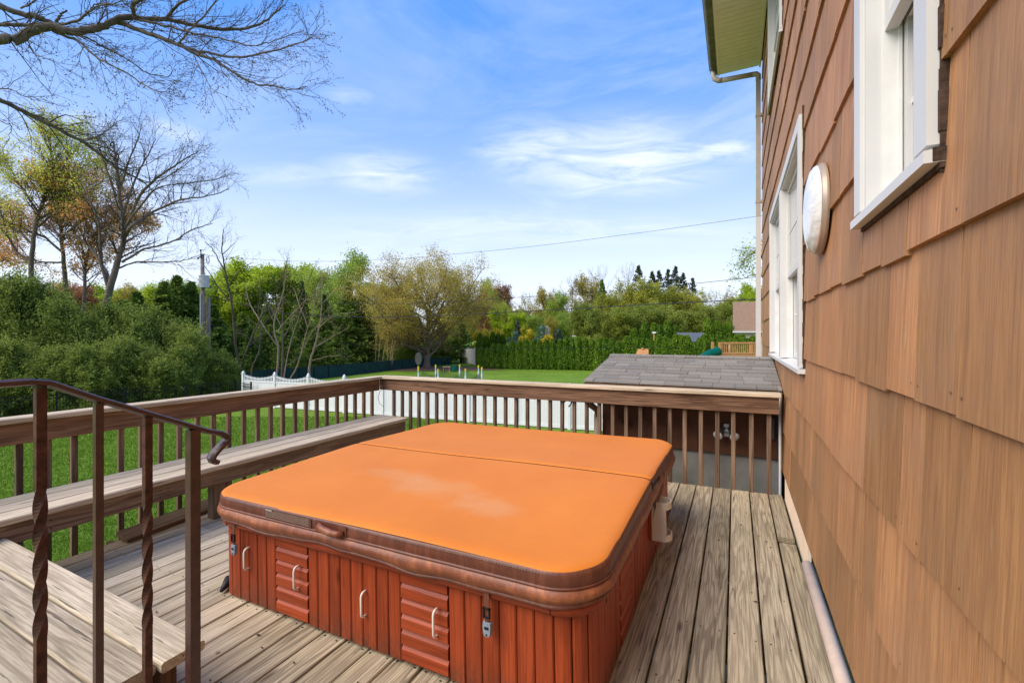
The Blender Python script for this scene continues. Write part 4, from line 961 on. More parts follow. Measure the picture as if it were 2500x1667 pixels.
def sprout(P, R, per, t0, t1, ang, L, n, rg, up=0., wob=.12, rfac=.55, angv=.25, lfall=.45, rmin=.004, rmax=9.):
    m, N, _ = P.shape
    t = (t0 + (t1 - t0) * (np.arange(per)[None] + rg.random((m, per))) / per).ravel()
    idx = np.repeat(np.arange(m), per); f = t * (N - 1); i0 = np.minimum(f.astype(int), N - 2); fr = (f - i0)[:, None]
    st = P[idx, i0] * (1 - fr) + P[idx, i0 + 1] * fr; tg = P[idx, i0 + 1] - P[idx, i0]; tg /= np.linalg.norm(tg, axis=1, keepdims=True) + 1e-9
    r0 = R[idx, i0] * (1 - fr[:, 0]) + R[idx, i0 + 1] * fr[:, 0]
    rnd = rg.normal(size=tg.shape); pr = np.cross(tg, rnd); pr /= np.linalg.norm(pr, axis=1, keepdims=True) + 1e-9
    A = ang + rg.normal(size=(len(t), 1)) * angv; d = np.cos(A) * tg + np.sin(A) * pr; d[:, 2] += up; d /= np.linalg.norm(d, axis=1, keepdims=True)
    ln = (L(t) if callable(L) else L * (1 - lfall * t)) * rg.uniform(.7, 1.2, len(t)); st_ = (ln / (n - 1))[:, None]
    out = [st]
    for q in range(n - 1):
        d = d + rg.normal(size=d.shape) * wob; d[:, 2] += up * .35; d /= np.linalg.norm(d, axis=1, keepdims=True); out.append(out[-1] + d * st_)
    Q = np.stack(out, 1); rr = np.minimum(np.maximum(r0 * rfac, rmin), rmax)
    return Q, rr[:, None] * np.linspace(1, .3, n)[None]
def leaves(pts, size, rg, per=1, spread=0., asp=.55, droop=0., face=None):
    c = np.repeat(pts, per, 0) + rg.normal(size=(len(pts) * per, 3)) * spread; n = len(c)
    a = rg.normal(size=(n, 3)); a[:, 2] -= droop
    if face is not None: a = a - face * (a * face).sum(1, keepdims=True) * .6
    a /= np.linalg.norm(a, axis=1, keepdims=True); b = np.cross(a, rg.normal(size=(n, 3)) if face is None else face + .9 * rg.normal(size=(n, 3))); b /= np.linalg.norm(b, axis=1, keepdims=True) + 1e-9
    s = (size * rg.uniform(.6, 1.3, n))[:, None]
    V = np.stack([c - a * s * .5, c + b * s * asp * .5, c + a * s * .5, c - b * s * asp * .5], 1).reshape(-1, 3)
    return V, np.arange(n * 4).reshape(-1, 4)
def join(parts):
    V = []; F = []; o = 0
    for v, f in parts: V.append(v); F.append(f + o); o += len(v)
    return np.concatenate(V), np.concatenate(F)
def poly(pts, n=8):
    """smooth resampled polyline"""
    P = np.array(pts, float); t = np.linspace(0, len(P) - 1, n); out = []
    for x in t:
        i = min(int(x), len(P) - 2); f = x - i; p0 = P[max(i - 1, 0)]; p1 = P[i]; p2 = P[i + 1]; p3 = P[min(i + 2, len(P) - 1)]
        out.append(.5 * ((2 * p1) + (-p0 + p2) * f + (2 * p0 - 5 * p1 + 4 * p2 - p3) * f * f + (-p0 + 3 * p1 - 3 * p2 + p3) * f ** 3))
    return np.array(out)
_tm = {}
def put_tree(name, meshes, loc, rz, sc, label, cat='tree', group=None, parts=('trunk', 'crown')):
    root = empty(name, loc, (0, 0, rz)); root.scale = sc if isinstance(sc, tuple) else (sc,) * 3; tag(root, label, cat, group)
    for p, me in zip(parts, meshes):
        if me is not None: link(p, me, root)
    return root
def deciduous(key, H, trunk, R0, crown_w, leafm, lsize, per_twig, spread, seed, bark='bark', limbs=16, subs=7, twigs=6, up=.12, rise=.35, ang=.85, leafn=3, lean=.03):
    """unit tree of height H standing at the origin"""
    rg = np.random.default_rng(seed)
    T = np.array([[[0, 0, 0], [lean * H * .2, 0, H * .2], [lean * H * .7, lean * H * .3, H * .45], [lean * H, .0, H * .7], [lean * H * .8, 0, H * .93]]]); T[0, 1:] += rg.normal(size=(4, 3)) * H * .012
    T = poly(T[0], 10)[None]; R = (R0 * np.linspace(1, .18, 10))[None]; R[0, 0] *= 1.35
    L1 = lambda t: crown_w * (.45 + .75 * np.sin(np.pi * np.clip((t - trunk) / (1 - trunk), 0, 1) ** .75))* .62
    B1, r1 = sprout(T, R, limbs, trunk, .97, ang, L1, 7, rg, up, .13, .52, .2)
    B2, r2 = sprout(B1, r1, subs, .2, 1., .7, crown_w * .30, 5, rg, up * .8, .16, .55, .25, rmin=.010)
    B3, r3 = sprout(B2, r2, twigs, .2, 1., .6, crown_w * .14, 4, rg, up, .2, .6, .3, rmin=.007)
    tr = join([batch_tube(T, R, 9), batch_tube(B1, r1, 5), batch_tube(B2, r2, 3), batch_tube(B3, r3, 3)])
    pts = np.concatenate([B3[:, 1:].reshape(-1, 3), B2[:, -1]]); me2 = None
    if per_twig:
        sel = rg.random(len(pts)) < min(1, per_twig); LV = leaves(pts[sel], lsize, rg, max(1, int(per_twig)), spread); me2 = mesh(key + '_crown', *LV, M[leafm])
    return mesh(key + '_trunk', *tr, M[bark], True), me2
def conifer(key, H, W, leafm, lsize, seed, dens=1., base=.08, whorls=22, droop=.1, nb=9):
    rg = np.random.default_rng(seed); T = np.linspace((0, 0, 0), (0, 0, H), 12)[None]; R = (H * .017 * np.linspace(1, .1, 12))[None]
    per = whorls * nb
    L1 = lambda t: W * .5 * (1 - (t - base) / (1 - base)) ** 1.05 * 1.1 + .05
    B1, r1 = sprout(T, R, per, base, .985, 1.45, L1, 5, rg, .02 - droop * .2, .05, .28, .1, rmin=.012)
    B2, r2 = sprout(B1, r1, 6, .2, .98, .75, W * .13, 3, rg, -droop, .08, .5, .2, rmin=.006)
    fl = np.repeat(np.clip(np.linalg.norm(B1[:, -1] - B1[:, 0], axis=1) / (W * .38), .12, 1.), 6)[:, None, None]; B2 = B2[:, :1] + (B2 - B2[:, :1]) * fl
    pts = np.concatenate([B2.reshape(-1, 3), B1[:, 1:].reshape(-1, 3)])
    LV = leaves(pts, lsize * 1.15, rg, max(1, round(dens)), lsize * .22, .34, .1)
    return mesh(key + '_trunk', *join([batch_tube(T, R, 7), batch_tube(B1, r1, 3)]), M['barkdark'], True), mesh(key + '_crown', *LV, M[leafm])
def blobs(key, specs, n, size, leafm, seed, inner=True, up=0., asp=.5, clump=0, shoots=0, slen=.7):
    """foliage mass: leaves spread through the outer shell of many lumps; specs = (x,y,z,rx,ry,rz)"""
    rg = np.random.default_rng(seed); S_ = np.array(specs, float); ar = (S_[:, 3] * S_[:, 5] + S_[:, 4] * S_[:, 5] + S_[:, 3] * S_[:, 4]); ar /= ar.sum()
    idx = rg.choice(len(S_), n, p=ar); d = rg.normal(size=(n, 3)); d /= np.linalg.norm(d, axis=1, keepdims=True); rr = 1 - np.abs(rg.normal(size=(n, 1))) * .13 + rg.normal(size=(n, 1)) * .05
    # lumpy radius
    lump = 1 + .22 * np.sin(d[:, :1] * 9 + idx[:, None]) * np.sin(d[:, 1:2] * 8 + 2 * idx[:, None]) * np.cos(d[:, 2:3] * 7) + .07 * np.sin(d[:, :1] * 23 + d[:, 2:3] * 19 + idx[:, None])
    p = S_[idx, :3] + d * S_[idx, 3:] * rr * lump
    # drop leaves buried deep in other lumps
    keep = np.ones(n, bool)
    for q in S_: keep &= ~((((p - q[:3]) / q[3:]) ** 2).sum(1) < .55)
    p = p[keep]; d = d[keep]
    if clump: p = np.repeat(p, clump, 0) + rg.normal(size=(len(p) * clump, 3)) * size * .8; d = np.repeat(d, clump, 0)
    a_ = rg.normal(size=p.shape); parts = [leaves(p, size, rg, 1, 0, asp, face=None)]
    if shoots:
        ii = rg.integers(0, len(p), shoots); sd = d[ii] * 1. + np.array((0, 0, .55)) + rg.normal(size=(shoots, 3)) * .45; sd /= np.linalg.norm(sd, axis=1, keepdims=True)
        L_ = slen * rg.uniform(.4, 1.2, shoots); q_ = np.concatenate([p[ii] + sd * (L_ * f_)[:, None] for f_ in np.linspace(0, 1, 10)]); parts.append(leaves(q_, size * .95, rg, 2, size * .45, asp))
    core = []
    if inner:  # solid inner lumps added to stop light passing through the leaves
        th = np.linspace(0, np.pi, 7); ph = np.linspace(0, 2 * np.pi, 10)[:-1]
        for q in S_:
            g = np.array([[np.sin(a) * np.cos(b), np.sin(a) * np.sin(b), np.cos(a)] for a in th for b in ph]) * q[3:] * .78 + q[:3]
            F = np.array([(i * 9 + j, i * 9 + (j + 1) % 9, (i + 1) * 9 + (j + 1) % 9, (i + 1) * 9 + j) for i in range(6) for j in range(9)]); core.append((g, F))
        parts += core
    V, F = join(parts); return mesh(key, V, F, M[leafm])
def along(pts_src, F, n, jit=0, rgl=None):
    """photograph polyline -> path in the place at distance F (number or list)"""
    Fs = F if hasattr(F, '__len__') else [F] * len(pts_src)
    return poly([S(x, y, f) for (x, y), f in zip(pts_src, Fs)], n)

# ------------------------------------------------------------------ near tree: limbs hanging into the picture
def near_tree():
    rg = np.random.default_rng(21); z = 2.936
    def L(pts): return [(x / z, y / z) for x, y in pts]
    big = [  # zoomed-photo polylines, radius in px at start/end, distances start/end
        (L([(-900, 520), (-420, 380), (0, 283), (110, 292), (220, 225), (360, 190), (520, 232), (620, 215), (740, 190), (850, 135), (950, 122)]), 12.5, 6.5, 8.2, 9.0),
        (L([(950, 122), (1080, 140), (1200, 140), (1400, 185), (1600, 212), (1800, 198), (1900, 150), (1980, 90), (2040, 35)]), 6.0, 1.1, 9.0, 9.8),
        (L([(840, 160), (950, 200), (1120, 262), (1280, 322), (1400, 385), (1550, 440), (1700, 540), (1820, 600), (1950, 618), (2080, 645), (2190, 622)]), 5.6, .8, 9.0, 8.4),
        (L([(1360, 355), (1500, 384), (1700, 412), (1880, 385), (2080, 330), (2160, 305), (2240, 268)]), 3.2, .8, 8.8, 8.2),
        (L([(380, 225), (550, 290), (650, 380), (760, 450), (900, 520), (1020, 602), (1120, 650), (1230, 660)]), 3.2, .7, 8.8, 8.0),
        (L([(480, 235), (640, 282), (760, 350), (900, 420), (1050, 520), (1200, 552), (1236, 512)]), 2.4, .6, 8.8, 9.3),
        (L([(-300, -120), (0, 42), (100, 85), (250, 120), (330, 150), (400, 185)]), 6.5, 6.5, 8.4, 8.8),
        (L([(-300, 170), (0, 180), (150, 183), (360, 192)]), 4.2, 4.5, 8.6, 8.8),
        (L([(420, 178), (560, 150), (600, 110), (660, 70), (760, 30), (900, 10)]), 3.2, 1.0, 8.8, 8.2),
        (L([(965, 115), (948, 50), (1000, 5), (1060, -40)]), 4.8, 3.5, 9, 8.6),
        (L([(1195, 135), (1250, 62), (1330, 5), (1420, -60)]), 3.4, 2.4, 9.1, 8.6),
        (L([(1280, 315), (1340, 240), (1450, 130), (1550, 0), (1600, -60)]), 2.6, 1.5, 8.8, 9.4),
        (L([(1000, 150), (1200, 190), (1400, 242), (1600, 282), (1800, 330), (1950, 296), (2180, 220)]), 3.0, .7, 9.0, 8.6),
        (L([(400, 155), (440, 105), (480, 78)]), 3.4, 1.6, 8.8, 8.7),
        (L([(1390, 400), (1440, 500), (1500, 610), (1580, 695)]), 1.6, .5, 8.7, 8.2),
        (L([(0, 60), (60, 110), (130, 165)]), 2.5, 1.5, 8.6, 8.8),
        (L([(190, 275), (240, 380), (300, 410), (390, 432)]), 1.6, .5, 8.7, 8.2),
        (L([(150, 60), (250, 10), (330, -60)]), 2.2, 1.5, 8.7, 8.2),
        (L([(640, 120), (650, 60), (720, 30), (830, 40), (900, 60)]), 1.8, .7, 8.7, 8.3),
        (L([(-500, 520), (-250, 590), (0, 715), (150, 790), (350, 890), (480, 960), (600, 1020), (720, 1110), (840, 1200), (960, 1268), (1040, 1310)]), 6.5, 1.6, 8.6, 10.2),
        (L([(1040, 1308), (1160, 1290), (1300, 1205), (1400, 1115)]), 1.5, .6, 10.2, 10.2),
        (L([(350, 885), (450, 830), (560, 850), (660, 895)]), 1.7, .6, 9.3, 9.0),
        (L([(610, 1008), (700, 980), (840, 872)]), 1.8, .6, 9.7, 9.3),
        (L([(620, 1020), (750, 1055), (850, 1120), (850, 1180), (1000, 1200), (1180, 1100)]), 1.8, .6, 9.8, 10.4),
        (L([(-60, 640), (60, 640), (150, 680), (290, 730)]), 1.8, .5, 9.0, 8.8),
        (L([(1000, 1280), (1080, 1360), (1130, 1440), (1060, 1520)]), 1.2, .5, 10.1, 10.3),
        (L([(-100, 780), (20, 880), (80, 900), (60, 1010)]), 1.5, .5, 9.2, 9.0),
    ]
    base = S(-420, 2300, 8.0); hub = S(-320, 180, 8.1)
    root = empty('bare_oak_tree', (base[0], base[1], GZ)); tag(root, 'near bare tree whose lichened limbs reach in from the top left against the sky', 'tree'); rel = np.array((base[0], base[1], GZ))
    trunk = poly([(base[0], base[1], GZ), (base[0] + .1, base[1], 0), (base[0] - .05, base[1] + .1, 2.5), (hub[0], hub[1], hub[2]), (hub[0] - .3, hub[1], hub[2] + 2), (hub[0], hub[1] + .4, hub[2] + 4)], 18)
    link('trunk', mesh('trunk', *batch_tube((trunk - rel)[None], np.linspace(.34, .10, 18)[None], 12), M['lichen'], True), root)
    twP = []; twR = []
    for bi, (pts, a, b, Fa, Fb) in enumerate(big):
        n = max(14, len(pts) * 4); Fs = np.linspace(Fa, Fb, len(pts))
        P = along(pts, list(Fs), n) - rel; P[1:-1] += rg.normal(size=(n - 2, 3)) * .008
        Rr = np.linspace(a, b, n) / FS * np.linspace(Fa, Fb, n) * (1 + .03 * np.sin(np.arange(n) * 1.7 + bi))
        V, F = batch_tube(P[None], Rr[None], 10 if a > 3 else 6)
        link('limb' if a > 3 else 'branch', mesh('limb', V, F, M['lichen'] if a > 3 else M['bark'], True), root)
        if a >= 5 and b >= 5 and bi != 0: continue
        seg = P if bi else P[int(n * .2):]; rr = Rr if bi else Rr[int(n * .2):]
        twP.append((seg, rr, bi))
    alltw = []; buds = []
    for seg, rr, bi in twP:
        Ls = np.linalg.norm(np.diff(seg, axis=0), axis=1).sum()
        P = seg[None]; R = rr[None]
        up = .10 if bi in (1, 8, 9, 10, 11, 17, 18) else -.015
        tw1, r1 = sprout(P, R, max(3, int(Ls * 7.5)), .06, .99, .55, 1.0, 8, rg, up, .085, .34, .2, lfall=.35, rmin=.0042, rmax=.011)
        tw2, r2 = sprout(tw1, r1, 4, .15, .98, .55, .42, 5, rg, up + .03, .11, .7, .25, rmin=.0033)
        tw3, r3 = sprout(tw2, r2, 3, .2, 1., .6, .17, 3, rg, up + .06, .13, .8, .3, rmin=.0026)
        alltw += [batch_tube(tw1, r1, 4), batch_tube(tw2, r2, 3), batch_tube(tw3, r3, 3)]
        q = tw3[:, -1]; buds.append(q[rg.random(len(q)) < .5]); buds.append(tw2[:, -1])
    o = link('twigs', mesh('twigs', *join(alltw), M['barkdark']), root); o['kind'] = 'stuff'
    bp = np.concatenate(buds); o = link('buds', mesh('buds', *leaves(bp, .031, rg, 2, .008, .55), M['budleaf']), root); o['kind'] = 'stuff'
M['budleaf'] = leaf_mat('opening_buds', [(.06, .045, .02), (.12, .11, .03), (.22, .22, .05)], .3)
near_tree()

# ------------------------------------------------------------------ trees given by traced limbs
def traced_tree(name, label, bark, limbs, F, base_src, lv1, lv2, leafm=None, lsize=.08, lp=.3, group=None, seed=1, wob=.12, up=.08, L1=1.6, L2=.8, L3=.35, ztop=None, per3=3):
    rg = np.random.default_rng(seed); b = S(base_src, HZ, F); rel = np.array((b[0], b[1], GZ)); root = empty(name, tuple(rel)); tag(root, label, 'tree', group)
    tr = []; tw = []; lf = []
    for i, (pts, a, c) in enumerate(limbs):
        n = max(10, len(pts) * 4); Fs = [F + (0 if i == 0 else rg.normal() * .6 * (k > 0)) for k in range(len(pts))]
        P = along(pts, Fs, n) - rel; P[1:-1] += rg.normal(size=(n - 2, 3)) * .02
        Rr = np.linspace(a, c, n) / FS * F; tr.append(batch_tube(P[None], Rr[None], 8 if i == 0 else 6))
        Ls = np.linalg.norm(np.diff(P, axis=0), axis=1).sum(); t0 = .45 if i == 0 else .2
        k1 = max(2, int(Ls * lv1)); q1, r1 = sprout(P[None], Rr[None], k1, t0, .99, .7, L1, 6, rg, up, wob, .45, .25, rmin=.011)
        q2, r2 = sprout(q1, r1, lv2, .2, 1., .6, L2, 4, rg, up, wob * 1.3, .6, .25, rmin=.0065); q3, r3 = sprout(q2, r2, per3, .2, 1., .6, L3, 3, rg, up, .2, .7, .3, rmin=.005)
        tw += [batch_tube(q1, r1, 3), batch_tube(q2, r2, 3), batch_tube(q3, r3, 3)]; lf += [q3[:, 1:].reshape(-1, 3), q2[:, -1]]
    link('trunk', mesh('trunk', *join(tr), M[bark], True), root)
    link('crown', mesh('crown', *join(tw), M['barkdark'] if bark != 'barktan' else M['barktan']), root)
    if leafm:
        p = np.concatenate(lf); p = p[rg.random(len(p)) < min(1, lp)]; link('leaves', mesh('leaves', *leaves(p, lsize, rg, max(1, int(lp)), lsize * 1.2), M[leafm]), root)['kind'] = 'stuff'
    return root
traced_tree('budding_tree', 'large bare tree with leaning trunk and fan of twigs behind the holly hedge', 'bark', [
    ([(248, 1010), (248, 800), (262, 730), (284, 650), (302, 575), (292, 480), (284, 400), (276, 345)], 10, 1.6), ([(305, 575), (330, 545), (380, 515), (440, 488), (500, 480), (560, 462)], 4.5, .9),
    ([(298, 640), (350, 610), (420, 590), (470, 560), (520, 545)], 3, .7), ([(302, 570), (340, 480), (390, 430), (450, 390), (490, 365)], 4, .8), ([(290, 560), (330, 440), (360, 380), (380, 340)], 3, .7),
    ([(267, 715), (245, 630), (242, 550), (215, 480), (195, 430)], 4.5, .9), ([(273, 690), (225, 610), (180, 575), (140, 570), (122, 540), (150, 500)], 3.5, .8), ([(280, 660), (330, 640), (400, 640), (450, 635), (500, 620)], 2.4, .6),
    ([(284, 480), (255, 400), (240, 350), (232, 320)], 2.6, .6), ([(300, 560), (370, 470), (430, 450), (520, 440), (555, 430)], 2.6, .6), ([(292, 460), (320, 380), (340, 330), (345, 300)], 2.4, .6)],
    30, 250, 2.2, 5, 'spring', .075, .22, seed=3, L1=2.4, L2=1.2, L3=.5, up=.12)
traced_tree('maple_tree', 'tall maple with green top and orange-red lower leaves at the left edge', 'bark', [
    ([(70, 1000), (75, 700), (80, 600), (95, 520), (120, 450), (125, 380), (118, 330)], 6, 1.2), ([(95, 520), (60, 470), (30, 420), (10, 380)], 3, .8), ([(120, 450), (160, 400), (190, 360), (200, 340)], 3, .8), ([(85, 560), (130, 520), (190, 470), (240, 440)], 3, .8), ([(82, 600), (40, 560), (0, 530), (-40, 500)], 3, .8), ([(90, 540), (140, 500), (175, 430), (215, 400)], 2.5, .8), ([(78, 640), (30, 600), (-10, 470), (0, 420)], 2.5, .8)],
    33, 75, 3.2, 7, 'mapletop', .14, 2, seed=5, L1=2.6, L2=1.3, L3=.5)
M_ = None
traced_tree('maple_tree', 'shorter orange-leaved maple between the green-topped maple and the large bare tree', 'bark', [
    ([(165, 1000), (160, 720), (155, 620), (150, 560), (165, 500), (190, 450)], 5.5, 1.2), ([(155, 620), (110, 580), (60, 560), (20, 540)], 3, .8), ([(152, 580), (200, 540), (250, 520), (300, 500)], 3, .8), ([(160, 520), (130, 470), (100, 440)], 2.5, .8), ([(158, 640), (100, 640), (40, 620), (0, 640)], 2.5, .8), ([(156, 600), (210, 590), (260, 600)], 2.5, .8), ([(165, 500), (220, 470), (260, 430)], 2.5, .8), ([(200, 1000), (205, 720), (215, 620), (245, 560), (300, 540), (330, 560)], 4.5, 1)],
    35, 165, 3.2, 7, 'orange', .15, 3, seed=8, L1=2.5, L2=1.3, L3=.5)
# saplings beyond the white fence
saps = [('barkdark', 'dark forked bare tree rising in front of the lime-green wood beside the fence end', [([(588, 960), (586, 900), (575, 840), (568, 760), (555, 690), (547, 640), (542, 600), (545, 560)], 3.6, .8), ([(590, 910), (600, 860), (625, 800), (650, 750), (680, 700), (700, 640)], 2.4, .6), ([(560, 735), (520, 680), (500, 650)], 1.6, .5), ([(548, 660), (520, 610), (500, 590)], 1.4, .5), ([(545, 620), (565, 600), (572, 595)], 1.1, .4), ([(556, 700), (585, 660), (620, 640)], 1.3, .5)], 31, 588, None),
        ('barktan', 'pale leaning sapling left in the tan clump behind the white fence', [([(672, 950), (680, 860), (668, 790), (690, 720), (700, 650)], 2.6, .6), ([(680, 850), (640, 790), (610, 740), (600, 690)], 1.7, .5), ([(676, 810), (720, 760), (760, 720)], 1.5, .5), ([(690, 950), (700, 880), (720, 800), (750, 720)], 1.8, .5)], 34, 672, 'tan'),
        ('bark', 'dark multi-stemmed sapling in the middle of the tan clump', [([(688, 945), (690, 860), (690, 780), (692, 700), (700, 640)], 3.0, .7), ([(690, 830), (720, 770), (740, 710), (770, 650)], 1.8, .5), ([(690, 800), (655, 740), (630, 700)], 1.6, .5)], 37, 688, 'tan'),
        ('barktan', 'thin pale sapling slanting to the right behind the white fence', [([(700, 945), (730, 880), (752, 800), (775, 720), (790, 680)], 2.0, .5), ([(735, 860), (770, 800), (810, 770)], 1.2, .4), ([(752, 800), (730, 740), (715, 700)], 1.2, .4)], 36, 700, 'tan'),
        ('barktan', 'orange-tan sapling standing right of the clump by the soil heap', [([(752, 935), (758, 880), (770, 840), (782, 780), (786, 720), (786, 680)], 3.2, .8), ([(765, 850), (800, 830), (850, 800)], 1.5, .5), ([(778, 800), (820, 770), (880, 760)], 1.4, .5), ([(786, 740), (820, 710), (850, 700)], 1.2, .4), ([(762, 880), (800, 870), (830, 868)], 1.1, .4)], 36, 752, 'tan'),
        ('bark', 'low crooked sapling leaning left behind the fence post', [([(612, 950), (615, 900), (632, 860), (636, 810), (630, 760), (640, 700)], 2.2, .6), ([(632, 850), (600, 820), (570, 810)], 1.2, .4), ([(634, 800), (665, 770), (690, 750)], 1.2, .4)], 35, 612, None)]
for i, (bk, lab, lim, F, bs, lf) in enumerate(saps):
    traced_tree('sapling', lab, bk, lim, F, bs, 1.0, 4, lf, .10, .35, 'saplings behind the white fence', seed=40 + i, L1=1.8, L2=.9, L3=.4, up=.05)
for i, x in enumerate((914, 922, 934, 944, 952, 956)):
    traced_tree('sapling', ['leftmost slim stem of the pale row beside the big tan tree', 'second slim stem in the pale row left of the big tan tree', 'third thin stem in the pale row left of the big tan tree', 'fourth leaning stem in the pale row left of the big tan tree', 'fifth stem in the pale row left of the big tan tree', 'slim pale stem of the row nearest the big tan tree'][i], 'barktan',
        [([(x, 905), (x + 3, 860), (x + 4 + (i % 3) * 5, 810), (x + 2 + (i % 2) * 12, 765)], 1.7, .5)], 52, x, 1.6, 4, 'tan', .13, .6, 'slim stems beside the big tan tree', seed=60 + i, L1=1.8, L2=.9, L3=.4)

# ------------------------------------------------------------------ holly mass at left
def holly_mesh(key, seed, W, H, D, n):
    rg = np.random.default_rng(seed); sp = []
    for i in range(46):
        a = rg.uniform(-1, 1); zc = rg.uniform(.08, .88); wz = (1 - (zc ** 2) * .6); r_ = rg.uniform(.06, .17)
        sp.append((a * W * .5 * wz * .8, rg.uniform(-.5, .5) * D * wz * .8, zc * H, r_ * W * .62, r_ * D * .75, r_ * H * .85))
    sp.append((0, 0, H * .4, W * .38, D * .38, H * .42)); return blobs(key, sp, n, .135, 'holly', seed, True, clump=2, asp=.5, shoots=1500, slen=.75)
hm = [holly_mesh('holly_foliage', 70, 6.0, 6.0, 5, 34000), holly_mesh('holly_foliage', 71, 5.5, 6.0, 5, 34000), holly_mesh('holly_foliage', 72, 6.5, 6.0, 5, 34000)]
hst = mesh('holly_stem', *batch_tube(np.linspace((0, 0, 0), (.1, .1, 4), 6)[None], np.linspace(.14, .05, 6)[None], 6), M['bark'], True)
for i, (x, top, F, k, lab) in enumerate([
    (-330, 640, 25, 0, 'dark holly at the far left end of the hedge'), (-90, 655, 26, 1, 'tall dark holly touching the left picture edge'), (70, 690, 27, 2, 'tall dark holly under the maple at left'), (215, 745, 27, 0, 'middle holly below the large bare tree'),
    (345, 755, 28, 1, 'rounded holly right of the leaning bare trunk'), (450, 800, 28.5, 2, 'rounded holly at the foot of the utility pole'), (530, 862, 29, 0, 'low greyish holly at the right end of the hedge'),
    (10, 835, 22.5, 0, 'low holly in front at the left above the iron rail'), (140, 850, 23.2, 1, 'low holly in front, second from the left edge'), (275, 835, 24.3, 2, 'low holly in front, middle of the hedge'), (395, 850, 25.4, 0, 'low holly in front, near the fence gate')]):
    H = CAMZ - (top - HZ) / FS * F - GZ; b = S(x, HZ, F); s_ = H / 5.7; sx = max(.55, min(.95, s_ * .95)) if i < 7 else .72
    put_tree('holly_shrub', [hst, hm[k]], (b[0], b[1], GZ), i * 1.3, (sx, sx, s_), lab, 'shrub', 'dark hollies of the hedge at left', ('stem', 'foliage'))

# ------------------------------------------------------------------ library trees
LIB = {}
LIB['limeA'] = deciduous('lime', 13, .22, .22, 9.5, 'lime', .36, 8, .38, 101, up=.2, limbs=18)
LIB['limeB'] = deciduous('lime', 13, .25, .2, 8, 'lime', .36, 8, .38, 102, up=.25, limbs=18)
LIB['springA'] = deciduous('spring', 14, .3, .22, 9, 'spring', .30, 5, .35, 103, up=.2)
LIB['springB'] = deciduous('spring', 14, .35, .2, 7, 'spring', .28, 4, .35, 104, up=.3)
LIB['tanA'] = deciduous('tan', 13, .3, .22, 9, 'tan', .28, 6, .35, 105, up=.25)
LIB['oliveA'] = deciduous('olive', 12, .12, .22, 11, 'olive', .36, 9, .4, 106, up=.12, limbs=22)
LIB['oliveB'] = deciduous('olive', 12, .12, .22, 11, 'oliveyellow', .34, 9, .4, 107, up=.2, limbs=22)
LIB['red'] = deciduous('red', 13, .3, .2, 8, 'redleaf', .28, 5, .35, 108, up=.3)
LIB['bare'] = deciduous('bare', 15, .35, .2, 7, None, .2, 0, .2, 109, up=.35, bark='bark')
LIB['bareB'] = deciduous('bare', 15, .3, .2, 9, 'tan', .2, 1, .2, 110, up=.3, bark='bark')
LIB['firA'] = conifer('fir', 10, 5.6, 'fir', .28, 111, 2, whorls=30, base=.03)
LIB['firB'] = conifer('fir', 10, 5.0, 'fir', .28, 112, 2, droop=.3, whorls=30, base=.03)
LIB['pineA'] = conifer('pine', 16, 7.5, 'pine', .40, 113, 1, base=.3, whorls=16, nb=7)
LIB['big'] = deciduous('bigtree', 13.5, .16, .55, 19, 'tan', .22, 9, .38, 121, up=.10, limbs=52, subs=9, twigs=7, bark='barkbig', ang=1.05)
M_x = None
def T(kind, x, top, F, lab, wide=1., name='tree', cat='tree', group=None, rz=None, base=None):
    me = LIB[kind]; b = S(x, HZ, F); H = CAMZ - (top - HZ) / FS * F - GZ
    z = me[0].vertices; hh = HT[kind]; s_ = H / hh
    put_tree(name, me, (b[0], b[1], GZ), (x * .37) % 6.28 if rz is None else rz, (s_ * wide, s_ * wide, s_), lab, cat, group)
HT = {}
for k_, (a_, b__) in LIB.items():
    zz = np.zeros(len(a_.vertices) * 3); a_.vertices.foreach_get('co', zz); hmx = np.quantile(zz[2::3], .995)
    HT[k_] = hmx
G1 = 'trees of the wood beyond the gardens'
T('big', 1042, 632, 56, 'broad tan budding tree with a thick trunk on the far lawn, twigs spreading wide', 1.12, 'broad_tree', rz=1.0)
